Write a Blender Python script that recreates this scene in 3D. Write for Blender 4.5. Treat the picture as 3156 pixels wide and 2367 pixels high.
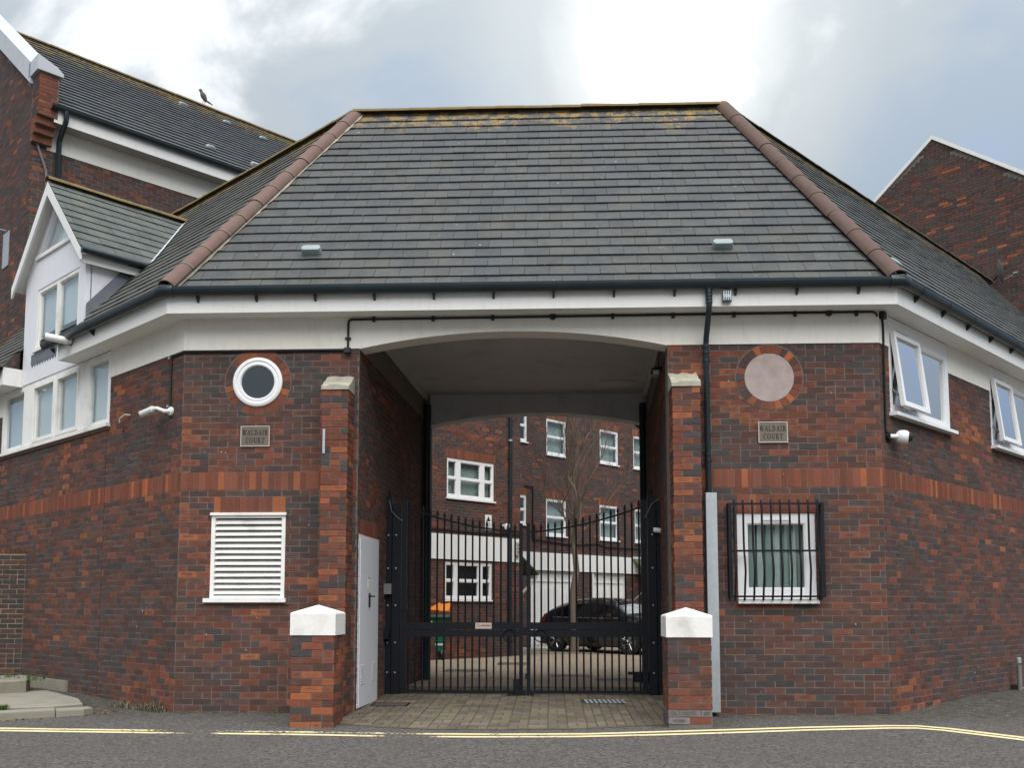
import bpy, math, random
from mathutils import Vector, Matrix
R = math.radians
scene = bpy.context.scene
for o in list(bpy.data.objects): bpy.data.objects.remove(o, do_unlink=True)
COL = scene.collection

# ------------------------------------------------------------------ camera
cd = bpy.data.cameras.new('camera'); cam = bpy.data.objects.new('camera', cd); COL.objects.link(cam)
cam.location = (0, -11.292, 1.216)
cam.rotation_euler = (R(95.14), 0, R(2.39))
cd.sensor_width = 36; cd.lens = 2955.6 / 3156 * 36
cd.shift_y = (1608.2 - 1183.5) / 3156
cd.clip_end = 2000; cd.clip_start = .05
scene.camera = cam
CAM = Vector(cam.location)

# ------------------------------------------------------------------ world, sun, exposure
SUN_EL, SUN_AZ = 60.0, 166.0          # high soft lamp placed street side to light the facade, azimuth clockwise from +Y
scene.view_settings.view_transform = 'Standard'; scene.view_settings.look = 'None'
scene.view_settings.exposure = 1.72; scene.view_settings.gamma = 1
scene.view_settings.use_curve_mapping = False
W = bpy.data.worlds.new('World'); scene.world = W; W.use_nodes = True
nt = W.node_tree; N = nt.nodes; Lk = nt.links; N.clear()
def nd(tree, t, **kw):
    n = tree.nodes.new(t)
    for k, v in kw.items(): setattr(n, k, v)
    return n
out = nd(nt, 'ShaderNodeOutputWorld'); bg = nd(nt, 'ShaderNodeBackground')
Lk.new(bg.outputs[0], out.inputs[0])
sky = nd(nt, 'ShaderNodeTexSky'); sky.sky_type = 'NISHITA'; sky.sun_disc = False
sky.sun_elevation = R(SUN_EL); sky.sun_rotation = R(SUN_AZ); sky.air_density = 1.2; sky.dust_density = 2.5
tc = nd(nt, 'ShaderNodeTexCoord')
def mth(tree, op, a, b=None, c=None, clamp=False):
    n = nd(tree, 'ShaderNodeMath', operation=op); n.use_clamp = clamp
    for i, x in enumerate((a, b, c)):
        if x is None: continue
        if isinstance(x, (int, float)): n.inputs[i].default_value = x
        else: tree.links.new(x, n.inputs[i])
    return n.outputs[0]
def mixc(tree, f, a, b, blend='MIX'):
    n = nd(tree, 'ShaderNodeMix', data_type='RGBA', blend_type=blend)
    for s, x in (('Factor', f), ('A', a), ('B', b)):
        i = {'Factor': 0, 'A': 6, 'B': 7}[s]
        if isinstance(x, (int, float)): n.inputs[i].default_value = x
        elif isinstance(x, (tuple, list)): n.inputs[i].default_value = (x[0], x[1], x[2], 1)
        else: tree.links.new(x, n.inputs[i])
    return n.outputs[2]
def ramp(tree, fac, stops, interp='EASE'):
    n = nd(tree, 'ShaderNodeValToRGB'); cr = n.color_ramp; cr.interpolation = interp
    while len(cr.elements) < len(stops): cr.elements.new(.5)
    for e, (p, c) in zip(cr.elements, stops):
        e.position = p; e.color = (c, c, c, 1) if isinstance(c, (int, float)) else (c[0], c[1], c[2], 1)
    tree.links.new(fac, n.inputs[0]); return n.outputs[0]
def noise(tree, vec, scale, detail=4, rough=.55, dist=0.0):
    n = nd(tree, 'ShaderNodeTexNoise'); n.inputs['Scale'].default_value = scale; n.inputs['Detail'].default_value = detail
    n.inputs['Roughness'].default_value = rough; n.inputs['Distortion'].default_value = dist
    if vec is not None: tree.links.new(vec, n.inputs['Vector'])
    return n.outputs['Fac']
sep = nd(nt, 'ShaderNodeSeparateXYZ'); Lk.new(tc.outputs['Generated'], sep.inputs[0])
zc = mth(nt, 'MAXIMUM', sep.outputs[2], 0.0)
# clouds: lay noise on a ceiling so that they crowd together toward the horizon
den = mth(nt, 'ADD', zc, 1.1)
cv = nd(nt, 'ShaderNodeCombineXYZ')
Lk.new(mth(nt, 'DIVIDE', sep.outputs[0], den), cv.inputs[0]); Lk.new(mth(nt, 'DIVIDE', sep.outputs[1], den), cv.inputs[1])
cv.inputs[2].default_value = 3.6
big = noise(nt, cv.outputs[0], 2.6, 5, .5, .3)
fine = noise(nt, cv.outputs[0], 7.5, 6, .58, .5)
cl = mth(nt, 'ADD', mth(nt, 'MULTIPLY', big, .66), mth(nt, 'MULTIPLY', fine, .34))
grey = ramp(nt, cl, [(.36, (.130, .178, .262)), (.47, (.142, .172, .210)), (.54, (.172, .192, .208)), (.63, (.36, .372, .375))])
# break in the cloud with the sun behind it, where the photograph shows it
sdir = Vector((0.108, 0.850, 0.518)).normalized()
dp = nd(nt, 'ShaderNodeVectorMath', operation='DOT_PRODUCT'); Lk.new(tc.outputs['Generated'], dp.inputs[0]); dp.inputs[1].default_value = sdir
dist = mth(nt, 'SUBTRACT', 1.0, dp.outputs['Value'])
dw = mth(nt, 'ADD', dist, mth(nt, 'MULTIPLY', mth(nt, 'SUBTRACT', mth(nt, 'ADD', mth(nt, 'MULTIPLY', fine, .6), mth(nt, 'MULTIPLY', big, .4)), .5), .034))
core = ramp(nt, dw, [(0.0, .75), (.0014, .34), (.0036, .13), (.0075, .04), (.020, 0.0)])
halo = ramp(nt, dist, [(0.0, 1.0), (.035, .35), (.16, 0.0)])
c1 = mixc(nt, mth(nt, 'MULTIPLY', halo, .22), grey, (.30, .305, .285))
# standard overcast law: brighter toward the zenith
ov = mth(nt, 'ADD', 0.55, mth(nt, 'MULTIPLY', zc, 1.3))
c2 = mixc(nt, 1.0, c1, ov, 'MULTIPLY')
addn = nd(nt, 'ShaderNodeMix', data_type='RGBA', blend_type='ADD'); addn.inputs[0].default_value = 1
Lk.new(c2, addn.inputs[6]); Lk.new(mixc(nt, core, (0, 0, 0), (.95, .92, .80)), addn.inputs[7])
skyl = mixc(nt, 1.0, sky.outputs[0], (.05, .05, .05), 'MULTIPLY')
Lk.new(mixc(nt, .90, skyl, addn.outputs[2]), bg.inputs[0]); bg.inputs[1].default_value = 0.86
sd = bpy.data.lights.new('sun', 'SUN'); sun = bpy.data.objects.new('sun', sd); COL.objects.link(sun)
sd.energy = 1.5; sd.angle = R(75); sd.color = (1.0, .97, .93)  # wide lamp placed to light the facade, opposite the bright break in the cloud
sun.location = (5, -20, 30)
az, el = R(SUN_AZ), R(SUN_EL)
sv = Vector((math.sin(az) * math.cos(el), math.cos(az) * math.cos(el), math.sin(el)))
sun.rotation_euler = sv.to_track_quat('Z', 'Y').to_euler()
scene.render.engine = 'CYCLES'
scene.cycles.max_bounces = 6; scene.cycles.transparent_max_bounces = 10

# ------------------------------------------------------------------ materials
MATS = {}
def new_mat(name):
    m = bpy.data.materials.new(name); m.use_nodes = True; t = m.node_tree; t.nodes.clear()
    o = nd(t, 'ShaderNodeOutputMaterial'); p = nd(t, 'ShaderNodeBsdfPrincipled'); t.links.new(p.outputs[0], o.inputs[0])
    MATS[name] = m
    return m, t, p, o
def setc(t, sock, x):
    if isinstance(x, (tuple, list)): sock.default_value = (x[0], x[1], x[2], 1)
    elif isinstance(x, (int, float)): sock.default_value = x
    else: t.links.new(x, sock)
def pos(t): return nd(t, 'ShaderNodeNewGeometry').outputs['Position']
def scalev(t, v, s):
    n = nd(t, 'ShaderNodeMapping'); t.links.new(v, n.inputs[0]); n.inputs['Scale'].default_value = s; return n.outputs[0]
def bump(t, p, h, strength, dist=.01):
    b = nd(t, 'ShaderNodeBump'); b.inputs['Strength'].default_value = strength; b.inputs['Distance'].default_value = dist
    t.links.new(h, b.inputs['Height']); t.links.new(b.outputs[0], p.inputs['Normal'])
def simple(name, col, rough=.6, metal=0.0, var=.15, vscale=6.0, grime=0.0, gcol=(.08, .075, .06), bmp=.15, bscale=120, spec=.4, streak=False):
    m, t, p, o = new_mat(name); P = pos(t)
    n1 = noise(t, P, vscale, 5, .6)
    c = mixc(t, n1, tuple(max(0, x * (1 - var)) for x in col), tuple(min(1, x * (1 + var)) for x in col))
    if grime:
        gv = scalev(t, P, (5, 5, .9)) if streak else P
        g = ramp(t, noise(t, gv, 2.6, 6, .65), [(.48, 0), (.78, 1)])
        c = mixc(t, mth(t, 'MULTIPLY', g, grime), c, gcol)
    setc(t, p.inputs['Base Color'], c); p.inputs['Roughness'].default_value = rough; p.inputs['Metallic'].default_value = metal
    p.inputs['Specular IOR Level'].default_value = spec
    if bmp: bump(t, p, noise(t, P, bscale, 3, .6), bmp, .004)
    return m
# bricks: own colour comes from the piece, firing marks and pitting from noise
m, t, p, o = new_mat('brick'); P = pos(t)
at = nd(t, 'ShaderNodeAttribute'); at.attribute_name = 'col'
uv = nd(t, 'ShaderNodeUVMap'); uvs = nd(t, 'ShaderNodeSeparateXYZ'); t.links.new(uv.outputs[0], uvs.inputs[0])
du = mth(t, 'ABSOLUTE', mth(t, 'SUBTRACT', mth(t, 'FRACT', uvs.outputs[0]), .5)); dv = mth(t, 'ABSOLUTE', mth(t, 'SUBTRACT', uvs.outputs[1], .5))
inner = mth(t, 'MULTIPLY', ramp(t, du, [(.16, 1), (.46, 0)]), ramp(t, dv, [(.14, 1), (.48, 0)]))
nz = noise(t, scalev(t, P, (9, 9, 30)), 1.0, 5, .6, .5)
mark = mth(t, 'MULTIPLY', inner, ramp(t, nz, [(.33, 0), (.55, 1)]))
mark = mth(t, 'MULTIPLY', mark, at.outputs['Alpha'])
c = mixc(t, mth(t, 'MULTIPLY', mark, .85), at.outputs['Color'], (.050, .040, .040))
spk = noise(t, P, 95, 4, .7)
c = mixc(t, 1.0, c, ramp(t, spk, [(.25, .62), (.5, 1.0), (.8, 1.35)]), 'MULTIPLY')
soil = ramp(t, noise(t, P, 1.1, 6, .6), [(.42, 0), (.75, 1)])
c = mixc(t, mth(t, 'MULTIPLY', soil, .38), c, (.044, .038, .035))
smr = ramp(t, noise(t, scalev(t, P, (1.6, 1.6, 3.4)), 3.2, 6, .72), [(.50, 0), (.72, 1)]); c = mixc(t, mth(t, 'MULTIPLY', smr, .22), c, (.155, .125, .108))
wsh = ramp(t, noise(t, P, 5.0, 5, .7), [(.66, 0), (.8, 1)])
c = mixc(t, mth(t, 'MULTIPLY', wsh, .30), c, (.30, .26, .24))
setc(t, p.inputs['Base Color'], c); p.inputs['Roughness'].default_value = .88; p.inputs['Specular IOR Level'].default_value = .25
bump(t, p, mth(t, 'ADD', noise(t, P, 60, 4, .7), mth(t, 'MULTIPLY', spk, .6)), .55, .006)
simple('mortar', (.158, .138, .121), .95, var=.25, vscale=14, grime=.45, gcol=(.07, .062, .055), bmp=.6, bscale=200)
simple('mortar_pale', (.25, .215, .15), .95, var=.3, vscale=14, bmp=.6, bscale=200)
simple('mortar_bedding', (.33, .29, .22), .95, var=.35, vscale=20, grime=.3, bmp=.8, bscale=90)
# roof tiles with lichen close to the ridges
def tile_mat(name, lichen_at, amount, warm):
    m, t, p, o = new_mat(name); P = pos(t)
    at = nd(t, 'ShaderNodeAttribute'); at.attribute_name = 'col'
    c = at.outputs['Color']
    c = mixc(t, 1.0, c, ramp(t, noise(t, P, 38, 5, .7), [(.25, .72), (.5, 1), (.8, 1.3)]), 'MULTIPLY')
    c = mixc(t, mth(t, 'MULTIPLY', ramp(t, noise(t, P, 1.9, 7, .72), [(.42, 0), (.66, 1)]), .6), c, warm)
    c = mixc(t, mth(t, 'MULTIPLY', ramp(t, noise(t, P, 5.5, 6, .75), [(.50, 0), (.68, 1)]), .45), c, (.034, .036, .038))
    st = ramp(t, noise(t, scalev(t, P, (7, 7, .8)), 1.0, 4, .6), [(.55, 0), (.75, 1)])
    c = mixc(t, mth(t, 'MULTIPLY', st, .25), c, (.105, .110, .112))
    sp = ramp(t, noise(t, P, 13, 3, .6), [(.70, 0), (.73, 1)])
    c = mixc(t, mth(t, 'MULTIPLY', sp, .55), c, (.36, .37, .34))
    sx = nd(t, 'ShaderNodeSeparateXYZ'); t.links.new(P, sx.inputs[0])
    h = mth(t, 'ADD', sx.outputs[2], mth(t, 'MULTIPLY', mth(t, 'SUBTRACT', noise(t, scalev(t, P, (1.6, 1.6, 1.0)), 1.3, 6, .7), .5), 1.6))
    lm = nd(t, 'ShaderNodeMapRange'); lm.inputs[1].default_value = lichen_at; lm.inputs[2].default_value = lichen_at + .22
    t.links.new(h, lm.inputs[0])
    pat = mth(t, 'MULTIPLY', lm.outputs[0], ramp(t, noise(t, P, 7, 5, .7), [(.44, 0), (.56, 1)]))
    lc = mixc(t, noise(t, P, 15, 3, .6), (.30, .165, .04), (.17, .15, .07))
    c = mixc(t, mth(t, 'MULTIPLY', pat, amount), c, lc)
    setc(t, p.inputs['Base Color'], c); p.inputs['Roughness'].default_value = .72; p.inputs['Specular IOR Level'].default_value = .35
    bump(t, p, mth(t, 'ADD', noise(t, P, 70, 4, .7), mth(t, 'MULTIPLY', noise(t, P, 9, 3, .5), .8)), .5, .006)
tile_mat('roof_tile', 8.17, .9, (.088, .088, .074)); tile_mat('roof_tile_high', 14.15, .95, (.085, .085, .08)); tile_mat('roof_tile_dormer', 7.9, .9, (.115, .125, .10))
simple('ridge_clay', (.150, .092, .078), .85, var=.25, vscale=9, grime=.45, gcol=(.09, .08, .05), bmp=.5, bscale=80)
simple('hip_brown', (.105, .066, .054), .9, var=.3, vscale=9, grime=.5, gcol=(.07, .06, .045), bmp=.6, bscale=60)
simple('ridge_moss', (.075, .072, .050), .95, var=.35, vscale=10, grime=.5, bmp=.7, bscale=60)
simple('ridge_lichen', (.175, .125, .055), .9, var=.35, vscale=10, grime=.7, gcol=(.07, .065, .04), bmp=.7, bscale=60)
simple('white_paint', (.76, .755, .73), .55, var=.05, vscale=3, grime=.18, gcol=(.34, .32, .27), bmp=.12, bscale=60, streak=True)
simple('white_render', (.75, .725, .66), .8, var=.06, vscale=4, grime=.22, gcol=(.38, .36, .30), bmp=.5, bscale=45, streak=True)
simple('white_peeling', (.78, .77, .74), .6, var=.06, vscale=5, grime=.5, gcol=(.30, .28, .24), bmp=.4, bscale=50)
simple('white_plastic', (.80, .80, .80), .3, var=.02, vscale=3, bmp=0)
simple('dormer_white', (.72, .72, .75), .5, var=.04, vscale=2, grime=.15, gcol=(.40, .40, .40), bmp=.08, streak=True)
simple('soffit_grey', (.42, .41, .40), .7, var=.1, vscale=2, grime=.25, gcol=(.13, .12, .11), bmp=.15)
simple('ceiling_board', (.52, .52, .53), .7, var=.1, vscale=1.5, grime=.35, gcol=(.14, .14, .14), bmp=.1)
simple('black_iron', (.006, .007, .011), .5, var=.3, vscale=12, bmp=.25, bscale=90, spec=.25)
simple('gutter_black', (.012, .022, .026), .35, var=.3, vscale=5, grime=.3, gcol=(.05, .06, .055), bmp=.05, spec=.5)
simple('cable_black', (.012, .013, .016), .5, var=.2, bmp=0)
simple('galvanised', (.42, .46, .48), .45, metal=.55, var=.2, vscale=14, bmp=.08, bscale=40)
simple('stone_cap', (.36, .34, .27), .95, var=.35, vscale=9, grime=.6, gcol=(.13, .12, .08), bmp=1.0, bscale=30)
simple('concrete', (.24, .225, .18), .95, var=.2, vscale=5, grime=.5, gcol=(.085, .088, .05), bmp=.7, bscale=60)
simple('coping_grey', (.47, .49, .53), .7, var=.1, vscale=3, grime=.25, gcol=(.25, .25, .25), bmp=.2, bscale=50)
simple('lead', (.16, .17, .19), .5, metal=.3, var=.3, vscale=8, bmp=.3, bscale=25)
simple('lead_white', (.62, .66, .70), .5, var=.15, vscale=8, bmp=.4, bscale=25)
simple('brass', (.150, .122, .094), .45, metal=.2, var=.12, vscale=20, bmp=0)
simple('lettering_black', (.012, .012, .012), .5, var=.1, bmp=0)
simple('stone_disc', (.37, .30, .28), .85, var=.3, vscale=7, grime=.55, gcol=(.20, .155, .12), bmp=.25, bscale=60)
simple('vent_grey', (.24, .29, .29), .5, var=.15, bmp=.1)
simple('door_white', (.66, .68, .71), .45, var=.03, vscale=2, grime=.15, gcol=(.38, .37, .34), bmp=.06, streak=True)
simple('plastic_white', (.74, .74, .72), .35, var=.05, bmp=0)
simple('plastic_grey', (.16, .165, .165), .5, var=.15, bmp=0)
simple('sign_white', (.72, .72, .70), .5, var=.05, bmp=0)
simple('sign_cream', (.47, .44, .38), .5, var=.08, bmp=0)
simple('print_red', (.36, .06, .045), .6, var=.1, bmp=0)
simple('curtain_net', (.50, .53, .52), .9, var=.25, vscale=7, bmp=.2, bscale=20)
simple('blind_pale', (.78, .84, .85), .8, var=.06, vscale=1.2, bmp=0)
simple('blind_vertical', (.26, .32, .30), .8, var=.06, vscale=3, bmp=0)
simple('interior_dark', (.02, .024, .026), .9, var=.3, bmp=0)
simple('bark', (.15, .118, .085), .9, var=.3, vscale=12, grime=.3, gcol=(.07, .07, .04), bmp=.9, bscale=40)
simple('twig', (.12, .085, .064), .9, var=.2, bmp=0)
simple('plastic_green', (.012, .16, .085), .4, var=.12, vscale=5, grime=.2, bmp=.05)
simple('plastic_orange', (.62, .19, .03), .4, var=.1, vscale=5, bmp=.05)
simple('rubber', (.014, .014, .015), .8, var=.2, bmp=0)
simple('alloy', (.45, .46, .47), .3, metal=.9, var=.1, bmp=0)
simple('tail_red', (.30, .015, .012), .2, var=.1, bmp=0)
simple('lamp_clear', (.62, .64, .66), .12, metal=.3, var=.1, bmp=0)
simple('moss_tile', (.085, .10, .045), .9, var=.35, vscale=9, bmp=.7, bscale=50)
simple('feather', (.10, .085, .075), .8, var=.3, vscale=30, bmp=0)
simple('dead_leaf', (.20, .10, .045), .9, var=.6, vscale=9, bmp=0)
simple('weed_grey', (.11, .105, .07), .9, var=.5, vscale=9, bmp=0)
simple('weed_green', (.07, .13, .025), .8, var=.4, vscale=9, bmp=0)
simple('iron_cover', (.075, .068, .06), .7, metal=.2, var=.3, vscale=20, bmp=.5, bscale=70)
simple('timber_frame', (.42, .40, .36), .7, var=.2, vscale=8, grime=.4, bmp=.2)
m, t, p, o = new_mat('car_paint'); p.inputs['Base Color'].default_value = (.008, .009, .012, 1); p.inputs['Roughness'].default_value = .22
p.inputs['Coat Weight'].default_value = 1; p.inputs['Coat Roughness'].default_value = .04
def glass_mat(name, tint, refl=1.0, rough=.01):
    m, t, p, o = new_mat(name); t.nodes.remove(p)
    tr = nd(t, 'ShaderNodeBsdfTransparent'); tr.inputs[0].default_value = (*tint, 1)
    gl = nd(t, 'ShaderNodeBsdfGlossy'); gl.inputs['Roughness'].default_value = rough
    lw_ = nd(t, 'ShaderNodeLayerWeight'); lw_.inputs[0].default_value = .5; fres = mth(t, 'ADD', .04, mth(t, 'MULTIPLY', .96, mth(t, 'POWER', lw_.outputs['Facing'], 5.0)))
    wob = nd(t, 'ShaderNodeBump'); wob.inputs['Strength'].default_value = .04; wob.inputs['Distance'].default_value = .02
    t.links.new(noise(t, pos(t), 2.2, 2, .5), wob.inputs['Height']); t.links.new(wob.outputs[0], gl.inputs['Normal'])
    mx = nd(t, 'ShaderNodeMixShader'); t.links.new(mth(t, 'MULTIPLY', fres, refl, clamp=True), mx.inputs[0])
    t.links.new(tr.outputs[0], mx.inputs[1]); t.links.new(gl.outputs[0], mx.inputs[2]); t.links.new(mx.outputs[0], o.inputs[0])
glass_mat('glass', (.95, .975, .975), 2.0); glass_mat('glass_green', (.88, .93, .915), 2.0); glass_mat('glass_coated', (.55, .60, .62), 18.0); glass_mat('glass_car', (.10, .16, .17), 4.0)
# asphalt with grit, dusty patches and moss by the wall foot
m, t, p, o = new_mat('asphalt'); P = pos(t)
g1 = noise(t, P, 62, 3, .8); g2 = noise(t, P, 24, 4, .7)
vo = nd(t, 'ShaderNodeTexVoronoi'); vo.inputs['Scale'].default_value = 46; t.links.new(P, vo.inputs['Vector'])
vc = nd(t, 'ShaderNodeSeparateColor'); t.links.new(vo.outputs['Color'], vc.inputs[0])
c = mixc(t, ramp(t, vc.outputs[0], [(.1, 0), (.95, 1)], 'LINEAR'), (.044, .040, .037), (.155, .140, .128))
c = mixc(t, ramp(t, g1, [(.35, 0), (.7, .6)]), c, (.06, .057, .055))
c = mixc(t, ramp(t, noise(t, P, .9, 6, .6), [(.4, 0), (.7, .45)]), c, (.075, .068, .062))
sx = nd(t, 'ShaderNodeSeparateXYZ'); t.links.new(P, sx.inputs[0])
ax = mth(t, 'ADD', sx.outputs[1], mth(t, 'MULTIPLY', mth(t, 'SUBTRACT', noise(t, P, 1.7, 5, .7), .5), 1.3))
ms = nd(t, 'ShaderNodeMapRange'); ms.inputs[1].default_value = -.78; ms.inputs[2].default_value = .05; t.links.new(ax, ms.inputs[0])
mo = mth(t, 'MULTIPLY', ms.outputs[0], ramp(t, noise(t, P, 9, 5, .7), [(.38, .1), (.62, 1)]))
c = mixc(t, mth(t, 'MULTIPLY', mo, .8), c, mixc(t, noise(t, P, 5, 3, .6), (.026, .030, .011), (.045, .037, .024)))
wh = ramp(t, noise(t, P, 15, 1, .4), [(.80, 0), (.815, 1)]); c = mixc(t, mth(t, 'MULTIPLY', wh, .5), c, (.42, .41, .38))
setc(t, p.inputs['Base Color'], c); p.inputs['Roughness'].default_value = .9; p.inputs['Specular IOR Level'].default_value = .3
bump(t, p, mth(t, 'ADD', vo.outputs['Distance'], g1), .7, .008)
# worn yellow paint: chipped away in patches down to the asphalt
m, t, p, o = new_mat('yellow_paint'); P = pos(t)
c = mixc(t, noise(t, P, 12, 4, .6), (.66, .55, .27), (.74, .66, .40)); setc(t, p.inputs['Base Color'], c); p.inputs['Roughness'].default_value = .7
sx = nd(t, 'ShaderNodeSeparateXYZ'); t.links.new(P, sx.inputs[0])
bare = mth(t, 'ADD', mth(t, 'MULTIPLY', noise(t, P, 26, 6, .7), .55), mth(t, 'MULTIPLY', noise(t, scalev(t, P, (1, 1, 1)), 1.9, 4, .6), .45))
at = nd(t, 'ShaderNodeAttribute'); at.attribute_name = 'col'
ws = nd(t, 'ShaderNodeSeparateColor'); t.links.new(at.outputs['Color'], ws.inputs[0])
holes = ramp(t, mth(t, 'ADD', bare, ws.outputs[0]), [(.60, 0), (.64, 1)], 'LINEAR')
tr = nd(t, 'ShaderNodeBsdfTransparent'); mx = nd(t, 'ShaderNodeMixShader'); t.links.new(holes, mx.inputs[0]); t.links.new(p.outputs[0], mx.inputs[1]); t.links.new(tr.outputs[0], mx.inputs[2]); t.links.new(mx.outputs[0], o.inputs[0])
# pavers
m, t, p, o = new_mat('paver'); P = pos(t)
at = nd(t, 'ShaderNodeAttribute'); at.attribute_name = 'col'
c = mixc(t, 1.0, at.outputs['Color'], ramp(t, noise(t, P, 60, 4, .7), [(.25, .7), (.8, 1.3)]), 'MULTIPLY')
c = mixc(t, ramp(t, noise(t, P, 1.3, 6, .6), [(.42, 0), (.7, .55)]), c, (.062, .056, .040))
setc(t, p.inputs['Base Color'], c); p.inputs['Roughness'].default_value = .9; p.inputs['Specular IOR Level'].default_value = .2
bump(t, p, noise(t, P, 80, 4, .7), .4, .004)
simple('joint_sand', (.085, .074, .055), .95, var=.3, vscale=12, bmp=.5, bscale=120)
m, t, p, o = new_mat('courtyard_blocks'); P = pos(t)
br = nd(t, 'ShaderNodeTexBrick'); t.links.new(P, br.inputs[0]); br.inputs['Scale'].default_value = 1.0
br.inputs['Color1'].default_value = (.30, .235, .165, 1); br.inputs['Color2'].default_value = (.24, .185, .135, 1); br.inputs['Mortar'].default_value = (.07, .06, .045, 1)
br.inputs['Mortar Size'].default_value = .006; br.inputs['Brick Width'].default_value = .205; br.inputs['Row Height'].default_value = .105
c = mixc(t, ramp(t, noise(t, P, .8, 6, .6), [(.4, 0), (.7, .4)]), br.outputs[0], (.16, .13, .09))
setc(t, p.inputs['Base Color'], c); p.inputs['Roughness'].default_value = .9
bump(t, p, br.outputs['Fac'], -.4, .006)

# ------------------------------------------------------------------ mesh helpers
class Frame:                                        # a wall: along it, up, and out of it
    def __init__(s, O, U, Nn):
        s.O = Vector(O); s.U = Vector(U).normalized(); s.N = Vector(Nn).normalized(); s.Z = Vector((0, 0, 1))
        s.flip = s.U.cross(s.Z).dot(s.N) < 0
    def P(s, u, z, o=0.0): return s.O + s.U * u + s.Z * z + s.N * o
class SlopeFrame(Frame):                            # a roof slope: along the eave, up the slope, out of it
    def __init__(s, O, U, V):
        s.O = Vector(O); s.U = Vector(U).normalized(); s.Z = Vector(V).normalized()
        s.N = s.U.cross(s.Z)
        if s.N.z < 0: s.N = -s.N
        s.flip = s.U.cross(s.Z).dot(s.N) < 0
WORLD = Frame((0, 0, 0), (1, 0, 0), (0, -1, 0))
class MB:
    def __init__(s): s.v = []; s.f = []; s.c = []; s.uv = []
    def face(s, pts, col=(1, 1, 1, 1), uvs=None):
        b = len(s.v); s.v += [tuple(q) for q in pts]; s.f.append(tuple(range(b, b + len(pts)))); s.c.append(col); s.uv.append(uvs)
    def box(s, fr, u0, u1, z0, z1, o0, o1, col=(1, 1, 1, 1), back=True, tex=False):
        P = fr.P; a = [P(u0, z0, o0), P(u1, z0, o0), P(u1, z1, o0), P(u0, z1, o0)]; b = [P(u0, z0, o1), P(u1, z0, o1), P(u1, z1, o1), P(u0, z1, o1)]
        fs = [(b[0], b[1], b[2], b[3]), (a[0], b[0], b[3], a[3]), (b[1], a[1], a[2], b[2]), (b[3], b[2], a[2], a[3]), (a[0], a[1], b[1], b[0])]
        if back: fs.append((a[1], a[0], a[3], a[2]))
        w = max((u1 - u0) / .215, .01)
        for i, q in enumerate(fs):
            if fr.flip: q = q[::-1]
            uvq = None
            if tex: uvq = [(0, 0), (1, 0), (1, 1), (0, 1)] if i == 0 else [(.02, .02)] * 4
            if tex and fr.flip and i == 0: uvq = uvq[::-1]
            s.face(q, col, uvq)
    def prism(s, fr, pts, o0, o1, col=(1, 1, 1, 1)):              # polygon in (u, z), extruded outward
        a = [fr.P(u, z, o0) for u, z in pts]; b = [fr.P(u, z, o1) for u, z in pts]; n = len(pts)
        area = sum(pts[i][0] * pts[(i + 1) % n][1] - pts[(i + 1) % n][0] * pts[i][1] for i in range(n))
        fl = fr.flip != (area < 0)
        fs = [b, a[::-1]] + [[a[i], a[(i + 1) % n], b[(i + 1) % n], b[i]] for i in range(n)]
        for q in fs: s.face(q[::-1] if fl else q, col)
    def tube(s, pts, r, n=8, cap=True, col=(1, 1, 1, 1)):
        pts = [Vector(q) for q in pts]; rs = r if isinstance(r, (list, tuple)) else [r] * len(pts); rings = []
        up = None
        for i, q in enumerate(pts):
            d = (pts[min(i + 1, len(pts) - 1)] - pts[max(i - 1, 0)]).normalized()
            if up is None:
                up = Vector((0, 0, 1)) if abs(d.z) < .9 else Vector((1, 0, 0))
            x = (up - d * up.dot(d)).normalized(); y = d.cross(x); up = x
            rings.append([q + x * rs[i] * math.cos(2 * math.pi * k / n) + y * rs[i] * math.sin(2 * math.pi * k / n) for k in range(n)])
        for a, b in zip(rings, rings[1:]):
            for k in range(n): s.face((a[k], a[(k + 1) % n], b[(k + 1) % n], b[k]), col)
        if cap: s.face(rings[0][::-1], col); s.face(rings[-1], col)
    def lathe(s, prof, O, axis, n=24, col=(1, 1, 1, 1)):          # profile (radius, along)
        O = Vector(O); A = Vector(axis).normalized(); x = A.orthogonal().normalized(); y = A.cross(x)
        R_ = [[O + A * h + (x * math.cos(2 * math.pi * k / n) + y * math.sin(2 * math.pi * k / n)) * r for k in range(n)] for r, h in prof]
        for a, b in zip(R_, R_[1:]):
            for k in range(n): s.face((a[k], a[(k + 1) % n], b[(k + 1) % n], b[k]), col)
    def build(s, name, mat, parent=None, smooth=False, label=None, cat=None, group=None, kind=None, weld=False):
        xs = [q[0] for q in s.v]; ys = [q[1] for q in s.v]; zs = [q[2] for q in s.v]
        c = Vector(((min(xs) + max(xs)) / 2, (min(ys) + max(ys)) / 2, min(zs)))
        me = bpy.data.meshes.new(name); me.from_pydata([(q[0] - c.x, q[1] - c.y, q[2] - c.z) for q in s.v], [], s.f)
        a = me.attributes.new('col', 'FLOAT_COLOR', 'FACE')
        a.data.foreach_set('color', [x for cc in s.c for x in (cc if len(cc) == 4 else (*cc, 1))])
        if any(q is not None for q in s.uv):
            ul = me.uv_layers.new(name='UVMap'); i = 0
            for f, q in zip(s.f, s.uv):
                for k in range(len(f)):
                    if q is not None: ul.data[i].uv = q[k]
                    i += 1
        if weld or smooth:
            import bmesh
            b = bmesh.new(); b.from_mesh(me); bmesh.ops.remove_doubles(b, verts=b.verts, dist=1e-5)
            bmesh.ops.recalc_face_normals(b, faces=b.faces); b.to_mesh(me); b.free()
        if smooth:
            for pl in me.polygons: pl.use_smooth = True
            try: me.set_sharp_from_angle(angle=R(40))
            except Exception: pass
        me.materials.append(MATS[mat])
        ob = bpy.data.objects.new(name, me); COL.objects.link(ob); place(ob, c, parent)
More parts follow.
